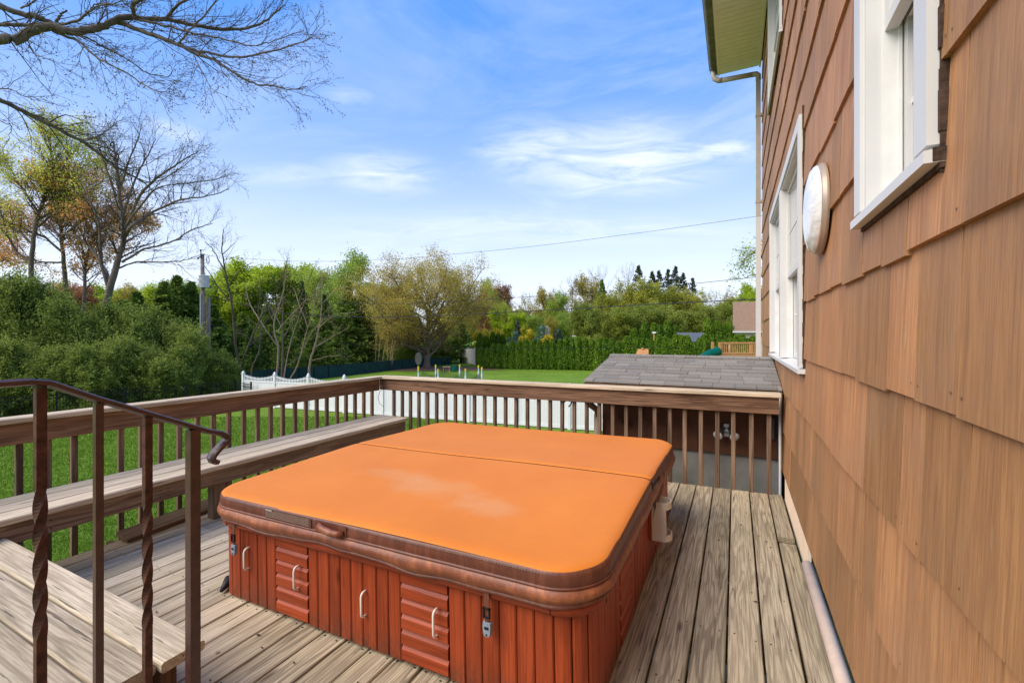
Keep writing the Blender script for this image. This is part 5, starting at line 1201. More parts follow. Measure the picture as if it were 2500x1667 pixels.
rows = [
 ('limeA', 560, 668, 78, 'lime-green tree just right of the utility pole', 1.1), ('limeB', 610, 648, 80, 'bright lime tree with domed top behind the dark forked sapling', 1.2), ('limeA', 665, 655, 82, 'bright lime tree right of the domed one', 1.1), ('limeB', 720, 652, 84, 'lime tree above the tan sapling clump', 1.1), ('limeA', 500, 700, 76, 'lime tree glimpsed behind the utility pole', 1.),
 ('springA', 775, 662, 75, 'loose green tree between the lime trees and the open oak', 1.), ('springB', 862, 618, 72, 'open-crowned green tree standing tallest left of the broad tan tree', 1.1), ('springA', 905, 690, 85, 'pale green tree just left of the broad tan tree', 1.), ('springB', 820, 670, 80, 'thin green tree left of the tallest open one', 1.),
 ('firA', 335, 715, 42, 'dark fir behind the hedge below the large bare tree', 1.7), ('firB', 400, 690, 44, 'pointed fir left of the utility pole', 1.6), ('firA', 432, 676, 46, 'tallest fir left of the utility pole', 1.5), ('firB', 465, 690, 47, 'fir whose tip stands beside the utility pole', 1.5),
 ('firA', 520, 745, 44, 'fir right behind the utility pole stub', 1.6), ('firB', 590, 765, 46, 'fir behind the dark forked sapling', 1.5), ('firA', 655, 740, 48, 'dark fir behind the tan sapling clump', 1.1), ('firB', 610, 800, 42, 'lower fir in front behind the green screen at left', 1.3), ('firA', 700, 790, 44, 'lower fir behind the thin slanting sapling', 1.3),
 ('limeB', 270, 705, 66, 'yellow-green tree seen through the leaning bare trunk', 1.3), ('tanA', 330, 700, 64, 'tan tree in the gap right of the leaning bare trunk', 1.3), ('limeA', 390, 705, 66, 'yellow-green tree behind the firs left of the pole', 1.3), ('tanA', 150, 690, 62, 'tan tree low behind the orange maple trunks', 1.2), ('springA', 445, 690, 68, 'soft green tree just behind the utility pole firs', 1.2), ('firA', 300, 735, 44, 'fir between the leaning bare trunk and the pole, seen over the hollies', 1.8), ('firB', 735, 688, 55, 'tall blue-dark fir above the sapling clump', .9), ('firA', 790, 720, 50, 'broad dark fir left of the slim stems', 1.2), ('firB', 850, 690, 52, 'large dark fir with drooping boughs left of the slim stems', 1.25), ('firA', 880, 712, 54, 'dark fir directly behind the slim stems', 1.2), ('firA', 820, 800, 47, 'low dark fir bough mass over the green screen', 1.5), ('firB', 760, 810, 46, 'low fir behind the orange-tan sapling', 1.4),
 ('firB', 960, 770, 62, 'dark fir under the left side of the broad tan tree', 1.7), ('firA', 1010, 790, 64, 'dark fir behind the broad tree trunk at left', 1.9), ('firB', 1075, 790, 64, 'dark fir behind the broad tree trunk at right', 1.9), ('firA', 1125, 780, 66, 'dark fir under the right side of the broad tan tree', 1.6), 
 ('springB', 1192, 683, 95, 'slim pale green tree right of the broad tan tree', .8), ('red', 1170, 720, 90, 'small dull red tree beside the broad tan tree', 1.), ('red', 1232, 700, 100, 'brick-red maple crown in the far wood', 1.1), ('limeA', 1222, 745, 88, 'soft lime tree below the red maple', 1.1), ('bareB', 1288, 712, 98, 'brownish bare tree right of the red maple', 1.), ('limeB', 1262, 765, 86, 'soft lime tree behind the golden shrub', 1.), ('tanA', 1330, 706, 95, 'yellow-tan tree in the middle of the far wood', 1.),
 ('springB', 1368, 715, 92, 'thin leaning green tree left of the tall bare ones', 1.), ('bare', 1392, 668, 96, 'crooked bare tree with wide arms over the far wood', 1.), ('tanA', 1430, 676, 98, 'tan budding tree below the tall bare crowns', 1.), ('bare', 1462, 645, 100, 'tall bare tree left of the gap before the pines', 1.), ('bare', 1528, 640, 102, 'tall bare tree just left of the dark pines', .9),
 ('firB', 1470, 685, 90, 'narrow dark conifer in front of the bare crowns', .9), ('oliveB', 1480, 720, 84, 'yellow-green tree under the tall bare crowns', 1.), ('oliveB', 1545, 690, 86, 'yellow-topped broad tree below the dark pines', 1.1), ('oliveB', 1620, 702, 88, 'broad yellowish tree right below the dark pines', 1.1), ('oliveB', 1690, 712, 88, 'broad yellowish tree near the brown-roofed house', 1.),
 ('oliveA', 1440, 745, 74, 'dark green spreading tree behind the clipped hedge', 1.), ('oliveA', 1500, 752, 72, 'round dark green tree behind the hedge', 1.1), ('oliveA', 1570, 745, 74, 'mottled olive tree above the garden lantern', 1.1), ('oliveA', 1640, 748, 76, 'mottled olive tree above the grey-roofed shed', 1.1), ('oliveA', 1715, 752, 78, 'olive tree left of the brown-roofed house', 1.1), ('oliveA', 1770, 735, 84, 'olive tree just behind the brown-roofed house', 1.),
 ('bareB', 1745, 705, 95, 'sparse twiggy tree left of the brown roof', .9), ('bareB', 1790, 705, 95, 'sparse twiggy tree above the brown roof', .9), ('limeB', 1845, 700, 88, 'lime tree above the brown roof at the house corner', 1.1),
 ('limeB', 120, 760, 70, 'undergrowth tree far behind the maples', 1.2), ('tanA', 1150, 745, 92, 'tan tree filling behind the broad tree at right', 1.), ('springA', 960, 700, 95, 'pale green crown behind the broad tan tree at left', 1.), ('springA', 1300, 770, 86, 'pale green low tree behind the golden shrubs', 1.1), ('springA', 1380, 765, 86, 'pale green tree left of the dark spreading one', 1.1), ('tanA', 1345, 775, 84, 'low tan tree behind the dark garden conifer', 1.),
 ('oliveA', 330, 790, 60, 'green tree gap filler beyond the firs at left', 1.), ('red', 200, 700, 60, 'reddish tree low behind the maple trunks', 1.1), ('red', 50, 700, 62, 'reddish tree behind the maple at the left edge', 1.1)]
for r__ in rows: T(r__[0], r__[1], r__[2], r__[3], r__[4], r__[5], 'conifer_tree' if r__[0].startswith('fir') else 'forest_tree', group=G1)
for i, (x, t_) in enumerate(((1560, 650), (1592, 664), (1608, 662), (1632, 659), (1650, 652), (1668, 668), (1690, 680))):
    T('pineA', x, t_, 120, ['leftmost and broadest of the dark pines on the skyline', 'second dark pine from the left on the skyline', 'third dark pine from the left on the skyline', 'fourth dark pine from the left on the skyline', 'tallest right-hand pine of the skyline row', 'shorter pine right of the tallest skyline pine', 'small isolated pine tip at the right end of the skyline row'][i], 1.05, 'pine_tree', group='dark pines on the skyline')
# spray of leaves hanging beside the downspout
traced_tree('overhanging_tree', 'leafy branch tips showing left of the white downspout', 'bark', [([(1960, 1100), (1930, 800), (1900, 700), (1850, 620), (1810, 640)], 4, .7), ([(1900, 700), (1870, 600), (1830, 625)], 3, .7), ([(1900, 690), (1850, 670), (1815, 680)], 2, .6)], 30, 1960, 2.0, 4, 'spring', .16, .9, seed=90, L1=1.2, L2=.7, L3=.3)

# golden and mixed garden shrubs behind the clipped hedge
def shrub(x, top, F, wpx, leafm, lab, n=2600, lsz=.22, cone=False, name='garden_shrub', seed=0):
    b = S(x, HZ, F); H = CAMZ - (top - HZ) / FS * F - GZ; W = wpx / FS * F; rg = np.random.default_rng(seed + int(x)); sp = []
    for i in range(14):
        h = rg.uniform(.15, .9); w_ = (1 - h * .8) if cone else math.sqrt(max(.05, 1 - (h - .3) ** 2 * 1.6)); a = rg.uniform(0, 6.28); r_ = rg.uniform(.12, .2)
        sp.append((math.cos(a) * W * .32 * w_, math.sin(a) * W * .32 * w_, h * H * .92, r_ * W * 1.1, r_ * W * 1.1, r_ * H * .7))
    me = blobs('foliage', sp, n, lsz, leafm, int(x) + seed, True); o = empty(name, (b[0], b[1], GZ)); tag(o, lab, 'shrub', 'garden shrubs behind the clipped hedge')
    link('foliage', me, o); m_ = MB(); m_.tube([(0, 0, 0), (0, 0, H * .6)], [.1, .05], 6); m_.build('stem', M['bark'], o)
for a in [(1180, 792, 62, 60, 'gold', 'golden shrub beside the white fence panel'), (1218, 790, 61, 44, 'gold', 'golden shrub second from the white fence panel'), (1283, 788, 62, 44, 'gold', 'brightest golden shrub above the clipped hedge'), (1330, 808, 61, 46, 'gold', 'low golden shrub beside the small dark conifer'),
          (1250, 800, 60, 40, 'bluegreen', 'blue-green shrub between two golden ones'), (1312, 784, 64, 50, 'bluegreen', 'blue-green shrub right of the brightest golden one'), (1243, 828, 58, 26, 'blossom', 'pale blossoming shrub peeping over the hedge'), (1330, 785, 66, 26, 'blossom', 'pale tall blossoming shrub behind the hedge'),
          (1748, 792, 66, 30, 'bluegreen', 'blue-green spruce left of the satellite dish')]: shrub(*a, seed=7)
for a in [(1263, 766, 68, 28, 'pine', 'narrow dark conifer left of the brightest golden shrub'), (1363, 795, 60, 42, 'pine', 'small dark cone conifer above the clipped hedge')]: shrub(*a, cone=True, name='garden_conifer', seed=9)

# clipped arborvitae hedge: every column a shrub of its own
def arb_mesh(seed, n=2100):
    rg = np.random.default_rng(seed); t = rg.random(n) ** .9; ph = rg.uniform(0, 6.28, n); prof = np.where(t < .12, .75 + t * 2, 1.0) * np.sqrt(np.clip(1 - ((t - .18) / .84).clip(0) ** 2.1, 0, 1)); r_ = .5 * prof * (1 + .14 * np.sin(ph * 3 + t * 9 + seed) + .09 * rg.normal(size=n))
    p = np.stack([r_ * np.cos(ph), r_ * np.sin(ph), t * 3.7], 1); d = np.stack([np.cos(ph), np.sin(ph), .2 + 0 * ph], 1)
    a = np.stack([.25 * np.cos(ph), .25 * np.sin(ph), np.ones(n)], 1) + rg.normal(size=(n, 3)) * .35; a /= np.linalg.norm(a, axis=1, keepdims=True); b = np.cross(a, d + .6 * rg.normal(size=(n, 3))); b /= np.linalg.norm(b, axis=1, keepdims=True); s_ = rg.uniform(.14, .30, n)[:, None]
    V = np.stack([p - a * s_ * .5, p + b * s_ * .22, p + a * s_ * .5, p - b * s_ * .22], 1).reshape(-1, 3); F = np.arange(n * 4).reshape(-1, 4)
    k = 8; core = np.array([[[0, 0, z] for z in np.linspace(0.02, 3.35, 8)]]); cr = np.array([[.36, .42, .42, .40, .36, .28, .18, .05]])
    return mesh('arborvitae_foliage', *join([(V, F), batch_tube(core, cr, k)]), M['arb'])
am = [arb_mesh(i) for i in range(5)]
def arb(x, top, F, wide, lab, group):
    b = S(x, HZ, F); H = CAMZ - (top - HZ) / FS * F - GZ; o = empty('arborvitae', (b[0], b[1], GZ), (0, 0, x)); o.scale = (wide, wide, H / 3.65); tag(o, lab, 'shrub', group); link('foliage', am[int(x) % 5], o)
ORD = ['leftmost'] + [w_ + ' from the left' for w_ in 'second third fourth fifth sixth seventh eighth ninth tenth eleventh twelfth thirteenth fourteenth fifteenth sixteenth seventeenth eighteenth nineteenth twentieth'.split()] + ['twenty-%s from the left' % w_ for w_ in 'first second third fourth fifth sixth seventh eighth ninth'.split()]
rh = random.Random(3); x = 1174; i = 0
while x < 1478:
    top = 852 - min(1, (x - 1174) / 90) * 18 - 8 * min(1, max(0, (x - 1300) / 60)) + rh.uniform(-5, 4)
    arb(x, top, 55 - .012 * (x - 1174) , rh.uniform(.95, 1.12), ORD[i] + ', column of the clipped arborvitae hedge on the lawn', 'columns of the clipped arborvitae hedge'); x += rh.uniform(14, 17.5); i += 1
for i, (x, t_, F, w_) in enumerate([(1172, 815, 60, 1.1), (1188, 822, 60, 1.1), (1203, 812, 60, 1.1), (1216, 815, 60, 1.), (1228, 818, 60, 1.1)]): arb(x, t_, F, w_, ORD[i] + ' of five taller arborvitaes behind the left hedge end', 'taller arborvitaes behind the hedge end')
tt = [(1462, 836), (1478, 826), (1492, 828), (1508, 834), (1530, 822), (1545, 836), (1556, 826), (1568, 828), (1580, 830), (1590, 834), (1606, 820), (1620, 824), (1634, 830), (1650, 818), (1664, 820), (1678, 820), (1694, 838), (1708, 826), (1720, 818), (1738, 820), (1752, 832), (1766, 832), (1798, 820), (1812, 818), (1826, 828), (1838, 822)]
for i, (x, t_) in enumerate(tt): arb(x, t_, 50 - (x - 1462) * .012, 1.15, ORD[i] + ', pointed arborvitae in the row beyond the shingled roof', 'pointed arborvitaes beyond the shingled roof')
for i, (x, t_, F) in enumerate([(1548, 803, 66), (1572, 792, 66), (1596, 790, 66), (1608, 795, 66), (1628, 784, 66), (1648, 796, 66), (1728, 778, 62), (1750, 786, 62), (1768, 792, 62), (1780, 790, 62)]): arb(x, t_, F, 1.5, ORD[i] + ', tall arborvitae in the back row around the shed', 'tall arborvitaes of the back row')

# far wood closing the gaps
def far_wood():
    rg = np.random.default_rng(77); sp = []
    for i in range(260):
        x = rg.uniform(-1500, 3200); F = rg.uniform(128, 165); b = S(x, HZ, F); top = GZ + rg.uniform(12, 19); sp.append((b[0], b[1], top * .45 + GZ * .4, 5.5, 5.5, (top - GZ) * .5))
    me = blobs('far_wood', sp, 80000, .8, 'oliveyellow', 5, True); tag(link('far_wood', me), kind='stuff')
far_wood()
# understorey along the wood edge at left
def under():
    rg = np.random.default_rng(78); sp = []
    for i in range(60):
        x = rg.uniform(-700, 1130); F = rg.uniform(58, 72); b = S(x, HZ, F); sp.append((b[0], b[1], GZ + rg.uniform(.4, 2.6), 2.6, 2.6, rg.uniform(1.5, 3.2)))
    tag(link('undergrowth', blobs('undergrowth', sp, 30000, .38, 'fir', 6, True)), kind='stuff')
under()

# ------------------------------------------------------------------ lawn blades near the deck
def grass():
    rg = np.random.default_rng(9); n = 150000; F = 4.5 + 18 * rg.random(n) ** 1.35; xs_ = rg.uniform(-260, 1120, n); r_ = (xs_ - 1250) / FS * F
    X = r_ * CT - F * ST; Y = r_ * ST + F * CT; ok = (X < -4.4) | (Y > 4.8); X = X[ok]; Y = Y[ok]; F = F[ok]; n = len(X)
    h = (.035 + .035 * rg.random(n)) * (1 + F * .03); a = rg.uniform(0, 6.28, n); w_ = .004 + F * .0007; lx = rg.normal(size=n) * .02; ly = rg.normal(size=n) * .02
    V = np.stack([np.stack([X - np.cos(a) * w_, Y - np.sin(a) * w_, np.full(n, GZ)], 1), np.stack([X + np.cos(a) * w_, Y + np.sin(a) * w_, np.full(n, GZ)], 1), np.stack([X + lx, Y + ly, GZ + h], 1)], 1).reshape(-1, 3)
    tag(link('grass', mesh('grass', V, np.arange(n * 3).reshape(-1, 3), M['grass'])), kind='stuff')
grass()

# ------------------------------------------------------------------ fences
def white_fence():
    A = Vector((*S(594, HZ, 26.2)[:2], GZ)); B = Vector((*S(1440, HZ, 19.3)[:2], GZ)); d = (B - A).normalized(); L = (B - A).length
    root = empty('white_vinyl_fence', A, (0, 0, math.atan2(d.y, d.x))); tag(root, 'white vinyl privacy fence with scalloped picket top and pointed post caps across the lawn', 'fence')
    n = 9; sp = 2.42; H = 1.83; hs = 1.42
    for i in range(n + 1):
        m = MB(); m.box(-.064, .064, -.064, .064, 0, H + .02); o = m.build('fence_post', M['fencewhite'], root, (i * sp, 0, 0))
        m = MB(); m.add([(-.085, -.085, 0), (.085, -.085, 0), (.085, .085, 0), (-.085, .085, 0), (-.085, -.085, .03), (.085, -.085, .03), (.085, .085, .03), (-.085, .085, .03), (-.045, -.045, .05), (.045, -.045, .05), (.045, .045, .05), (-.045, .045, .05), (-.06, -.06, .10), (.06, -.06, .10), (.06, .06, .10), (-.06, .06, .10), (0, 0, .20)],
            [(0, 1, 5, 4), (1, 2, 6, 5), (2, 3, 7, 6), (3, 0, 4, 7), (4, 5, 9, 8), (5, 6, 10, 9), (6, 7, 11, 10), (7, 4, 8, 11), (8, 9, 13, 12), (9, 10, 14, 13), (10, 11, 15, 14), (11, 8, 12, 15), (12, 13, 16), (13, 14, 16), (14, 15, 16), (15, 12, 16)])
        m.build('post_cap', M['fencewhite'], o, (0, 0, H + .02))
        if i == n: break
        x0 = i * sp + .064; x1 = (i + 1) * sp - .064
        for z0, z1, nm in ((.04, .18, 'bottom_rail'), (hs - .02, hs + .07, 'middle_rail')):
            m = MB(); m.box(x0, x1, -.03, .03, z0, z1); m.build(nm, M['fencewhite'], root)
        m = MB(); nb = 15; w_ = (x1 - x0) / nb
        for k in range(nb): m.box(x0 + k * w_ + .003, x0 + (k + 1) * w_ - .003, -.014 + .002 * (k % 2), .012, .18, hs - .02)
        m.box(x0, x1, -.006, .008, .18, hs - .02); m.build('tongue_boards', M['fencewhite'], root)['kind'] = 'stuff'
        m = MB(); npk = 21; w_ = (x1 - x0) / npk
        def top(t): return H - .02 - .17 * math.sin(math.pi * t)
        for k in range(npk):
            xc = x0 + (k + .5) * w_; t_ = (k + .5) / npk; m.box(xc - .020, xc + .020, -.012, .012, hs + .07, top(t_) + .035)
        for k in range(npk): m.add([(x0 + k * w_, -.02, top(k / npk) - .07), (x0 + (k + 1) * w_, -.02, top((k + 1) / npk) - .07), (x0 + (k + 1) * w_, -.02, top((k + 1) / npk) - .02), (x0 + k * w_, -.02, top(k / npk) - .02)], [(0, 1, 2, 3)])
        m.build('scalloped_pickets', M['fencewhite'], root)['kind'] = 'stuff'
white_fence()
def black_fence():
    A = Vector((*S(-60, HZ, 19.5)[:2], GZ)); B = Vector((*S(575, HZ, 26.6)[:2], GZ)); C_ = Vector((*S(613, HZ, 25.6)[:2], GZ))
    root = empty('black_metal_fence', A); tag(root, 'black metal picket fence along the foot of the holly hedge', 'fence')
    def run(P, Q, spp=2.4):
        d = Q - P; L = d.length; u = d / L; n = max(1, round(L / spp)); ang = math.atan2(u.y, u.x)
        m = MB()
        for i in range(n + 1):
            p = P - A + u * (L * i / n); mm = MB(); mm.box(-.035, .035, -.035, .035, 0, 1.45); mm.build('fence_post', M['black'], root, p, (0, 0, ang))
        for z in (.15, 1.12, 1.30): o = MB(); o.box(0, L, -.012, .012, z, z + .028); o.build('fence_rail', M['black'], root, P - A, (0, 0, ang))
        k = int(L / .11)
        for i in range(k): m.box(i * .11 + .05, i * .11 + .066, -.008, .008, .1, 1.33)
        m.build('pickets', M['black'], root, P - A, (0, 0, ang))['kind'] = 'stuff'
    run(A, B); run(B, C_)
black_fence()
def green_screen():
    pts = [S(540, HZ, 31), S(640, HZ, 37), S(760, HZ, 41), S(880, HZ, 47), S(1000, HZ, 55), S(1100, HZ, 62)]
    tops = [1.25, 1.25, 1.25, 1.2, 1.15, 1.0]
    root = empty('green_windscreen_fence', (pts[0][0], pts[0][1], GZ)); tag(root, 'dark green fabric screen fence along the edge of the wood', 'fence'); r0 = np.array((pts[0][0], pts[0][1], GZ))
    P = poly([(p[0], p[1], t_) for p, t_ in zip(pts, tops)], 120); rg = np.random.default_rng(4)
    V = []; 
    for i, p in enumerate(P):
        wv = .05 * math.sin(i * 1.9) + rg.normal() * .02
        for z in (0, .33, .66, 1): V.append((p[0] - r0[0] + wv * math.sin(z * 3), p[1] - r0[1] + wv, p[2] * z - (.05 * abs(math.sin(i * .9)) if z == 1 else 0)))
    MB().add(V, [(i * 4 + j, i * 4 + 4 + j, i * 4 + 5 + j, i * 4 + 1 + j) for i in range(len(P) - 1) for j in range(3)]).build('fabric_screen', M['greennet'], root, smooth=True)
    for i in range(0, 120, 7): m = MB(); m.tube([(0, 0, 0), (0, 0, P[i][2] + .1)], .03, 6); m.build('fence_post', M['black'], root, (P[i][0] - r0[0], P[i][1] - r0[1], 0))
green_screen()
def white_panel():
    a = Vector((*S(1127, HZ, 66)[:2], GZ)); b = Vector((*S(1161, HZ, 60)[:2], GZ)); root = empty('white_fence_panel', a); tag(root, 'short white fence panel between the broad tree and the clipped hedge', 'fence'); d = b - a; u = d.normalized(); ang = math.atan2(u.y, u.x)
    for i in range(3): m = MB(); m.box(-.08, .08, -.08, .08, 0, 2.3); m.build('fence_post', M['fencewhite'], root, d * (i / 2), (0, 0, ang))
    m = MB(); L = d.length; n = 20
    for i in range(n): m.box(L * i / n + .01, L * (i + 1) / n - .01, -.02, .02, .1, 2.0 + .3 * i / n)
    m.build('panel_boards', M['fencewhite'], root, (0, 0, 0), (0, 0, ang))
white_panel()
# soil heap
def heap():
    rg = np.random.default_rng(1); c = S(800, HZ, 34)
    n = 26; V = []; 
    for i in range(n):
        for j in range(n):
            x, y = (i / (n - 1) - .5) * 7, (j / (n - 1) - .5) * 3.2; V.append((x, y, .55 * math.exp(-(x / 2) ** 2 - (y / .9) ** 2) + .22 * math.exp(-((x - 1.6) / .7) ** 2 - (y / .6) ** 2) + rg.normal() * .035 - .05))
    o = MB().add(V, [(i * n + j, i * n + j + 1, (i + 1) * n + j + 1, (i + 1) * n + j) for i in range(n - 1) for j in range(n - 1)]).build('soil_heap', M['soil'], None, (c[0], c[1], GZ), (0, 0, TH)); tag(o, 'low heap of bare soil and rubble behind the white fence', 'soil heap')
heap()

# ------------------------------------------------------------------ utility pole and wires
def pole():
    F = 36; b = S(495, HZ, F); root = empty('utility_pole', (b[0], b[1], GZ)); tag(root, 'weathered wooden utility pole with a grey transformer, beside the hedge', 'utility pole')
    def zz(y): return CAMZ - (y - HZ) / FS * F - GZ
    top = zz(620); m = MB(); m.tube([(.15, 0, 0), (.05, 0, top * .5), (-.06, 0, top)], [.19, .17, .13], 12); m.build('pole', M['pole'], root, smooth=True)
    m = MB(); m.tube([(.0, -.15, top - .35), (.0, -.15, top + .28)], .03, 8); m.tube([(0, -.15, top + .2), (0, -.15, top + .32)], .07, 8); m.build('top_insulator', M['black'], root)
    m = MB(); m.tube([(-.45, -.1, top - .35), (-.25, -.1, top - .22), (.4, -.1, top - .15)], .03, 6); m.tube([(-.45, -.1, top - .38), (-.45, -.1, top - .25)], .06, 6); m.build('crossarm', M['black'], root)
    z0 = zz(703); z1 = zz(676); cx = .36
    m = MB(); m.tube([(cx, -.1, z0), (cx, -.1, z1)], .34, 20); m.tube([(cx, -.1, z1), (cx, -.1, z1 + .05)], .37, 20); m.tube([(cx, -.1, z1 + .05), (cx, -.1, z1 + .16)], [.3, .05], 16); t_ = m.build('transformer', M['steel'], root, smooth=False)
    m = MB(); m.tube([(cx + .1, -.15, z1 + .1), (cx + .1, -.15, z1 + .4)], [.05, .03], 8); m.build('bushing', M['greyd'], t_)
    m = MB(); m.box(-.2, .5, -.02, .06, z1 - .02, z1 + .04); m.build('bracket', M['black'], root)
    m = MB(); m.tube([(.7, 0, z1 + 1.0), (.55, 0, z1 + 1.1), (.5, 0, z1 + 1.5), (.8, 0, z1 + 1.6), (.9, 0, z1 + 1.2), (.7, 0, z1 + 1.0)], .025, 5); m.build('fuse_cutout', M['black'], root)
    m = MB(); m.tube([(.06, -.2, .2), (.06, -.2, zz(718))], .05, 8); m.build('conduit', M['steel'], root)
    F2 = 36.4; b = S(509, HZ, F2); r2 = empty('pole_stub', (b[0], b[1], GZ)); tag(r2, 'short old pole stub lashed right beside the utility pole', 'utility pole')
    m = MB(); m.tube([(0, 0, 0), (0, 0, zz(726))], [.17, .14], 12); m.build('pole', M['pole'], r2, smooth=True)
pole()
def wire(pts, Fs, r, lab, n=60):
    P = poly([S(x, y, f) for (x, y), f in zip(pts, Fs)], n); m = MB(); m.tube(P, r, 5, caps=True)
    tag(m.build('overhead_wire', M['wire']), lab, 'wire', 'overhead wires')
wire([(496, 622), (700, 637), (930, 634), (1250, 607), (1550, 570), (1850, 528), (2000, 505)], [36, 34.5, 33, 29.5, 26, 23, 21.5], .010, 'highest thin wire crossing the open sky from the pole to the house')
wire([(500, 700), (700, 733), (950, 742), (1250, 727), (1550, 706), (1850, 676), (2000, 660)], [36, 34.5, 32.5, 29.5, 26, 23, 21.5], .014, 'middle wire crossing in front of the far tree tops')
wire([(500, 720), (700, 765), (950, 774), (1250, 762), (1550, 745), (1850, 730), (2000, 720)], [36, 34.5, 32.5, 29.5, 26, 23, 21.5], .024, 'thick dark cable crossing lowest across the far trees')
wire([(505, 790), (800, 835), (1100, 850), (1400, 850), (1700, 845), (1960, 835)], [36, 36, 36, 36, 36, 36], .008, 'faint low wire crossing in front of the clipped hedge')

# ------------------------------------------------------------------ neighbours' things
def trampoline():
    F = 28.; c = S(1098, HZ, F); root = empty('trampoline', (c[0], c[1], GZ)); tag(root, 'round trampoline with white-sleeved net poles and yellow tips on the far lawn', 'trampoline'); R = 1.95
    m = MB(); k = 32; V = [(R * math.cos(2 * math.pi * j / k), R * math.sin(2 * math.pi * j / k), .75) for j in range(k)]; m.add(V, [tuple(range(k))]); m.build('mat', M['black'], root)
    m = MB(); pts = [((R + .1) * math.cos(2 * math.pi * j / k), (R + .1) * math.sin(2 * math.pi * j / k), .78) for j in range(k + 1)]; m.tube(pts, .05, 6); m.build('rim', M['green'], root)
    for j in range(8):
        a = 2 * math.pi * (j + .35) / 8; x, y = (R + .12) * math.cos(a), (R + .12) * math.sin(a); p = empty('net_pole', (x, y, 0), (0, 0, 0), root)
        m = MB(); m.tube([(0, 0, 0), (0, 0, 1.72)], .055, 8); m.build('sleeve', M['whitedirty'], p); m = MB(); m.tube([(0, 0, 1.72), (0, 0, 1.98)], .04, 8); m.build('upper_tube', M['aqua'], p); m = MB(); m.tube([(0, 0, 1.98), (0, 0, 2.14)], .055, 8); m.build('foam_tip', M['yellow'], p)
    m = MB(); k = 96; V = []
    for j in range(k): 
        a = 2 * math.pi * (j + .35) / k; fr = ((j / 12) % 1); zt_ = 1.78 - .28 * math.sin(math.pi * fr); rr = R + .1 - .1 * math.sin(math.pi * fr)
        V += [(rr * math.cos(a), rr * math.sin(a), .8), (rr * math.cos(a), rr * math.sin(a), zt_)]
    m.add(V, [(2 * j, 2 * ((j + 1) % k), 2 * ((j + 1) % k) + 1, 2 * j + 1) for j in range(k)]); m.build('safety_net', net_mat(), root)
def net_mat():
    m, t, b = mat('fine_green_net'); b.inputs['Base Color'].default_value = (.015, .06, .03, 1); b.inputs['Roughness'].default_value = .9
    tr = t.new('ShaderNodeBsdfTransparent'); mx = t.new('ShaderNodeMixShader'); mx.inputs[0].default_value = .38; t.link(tr.outputs[0], mx.inputs[1]); t.link(b.outputs[0], mx.inputs[2]); t.link(mx.outputs[0], t.n['Material Output'].inputs[0]); return m
trampoline()
def grill():
    c = S(1022, HZ, 50); root = empty('covered_swing_disc', (c[0], c[1], GZ)); tag(root, 'grey oval rack standing left of the broad tree trunk', 'lawn rack')
    m = MB(); k = 14; m.add([(.45 * math.cos(2 * math.pi * j / k), -.08, 1.45 + .72 * math.sin(2 * math.pi * j / k)) for j in range(k)] + [(.45 * math.cos(2 * math.pi * j / k), .08, 1.45 + .72 * math.sin(2 * math.pi * j / k)) for j in range(k)], [tuple(range(k)), tuple(reversed(range(k, 2 * k)))] + [(j, j + k, (j + 1) % k + k, (j + 1) % k) for j in range(k)]); m.build('disc', M['greyd'], root)
    m = MB(); m.tube([(0, 0, 0), (0, 0, .8)], .05, 6); m.build('leg', M['greyd'], root)
    c = S(1096, HZ, 50); root = empty('garden_table', (c[0], c[1], GZ)); tag(root, 'small pale garden bench and green seat under the right side of the broad tree', 'garden table')
    m = MB(); m.box(-.7, .3, -.2, .2, .50, .57); m.build('table_top', M['barktan'], root)
    for x in (-.62, .22): m = MB(); m.box(x - .03, x + .03, -.15, .15, 0, .50); m.build('leg', M['barktan'], root)
    m = MB(); m.tube([(.8, 0, .1), (.8, 0, .75)], [.35, .3], 12); m.build('seat', M['green'], root)
grill()
def mulch():
    c = S(1050, HZ, 54); m = MB(); k = 40; m.add([(9 * math.cos(2 * math.pi * j / k) * (1 + .1 * math.sin(j * 3)), 3.2 * math.sin(2 * math.pi * j / k), .02) for j in range(k)], [tuple(range(k))]); tag(m.build('bare_earth_patch', M['soil'], None, (c[0], c[1], GZ), (0, 0, TH)), kind='structure')
mulch()
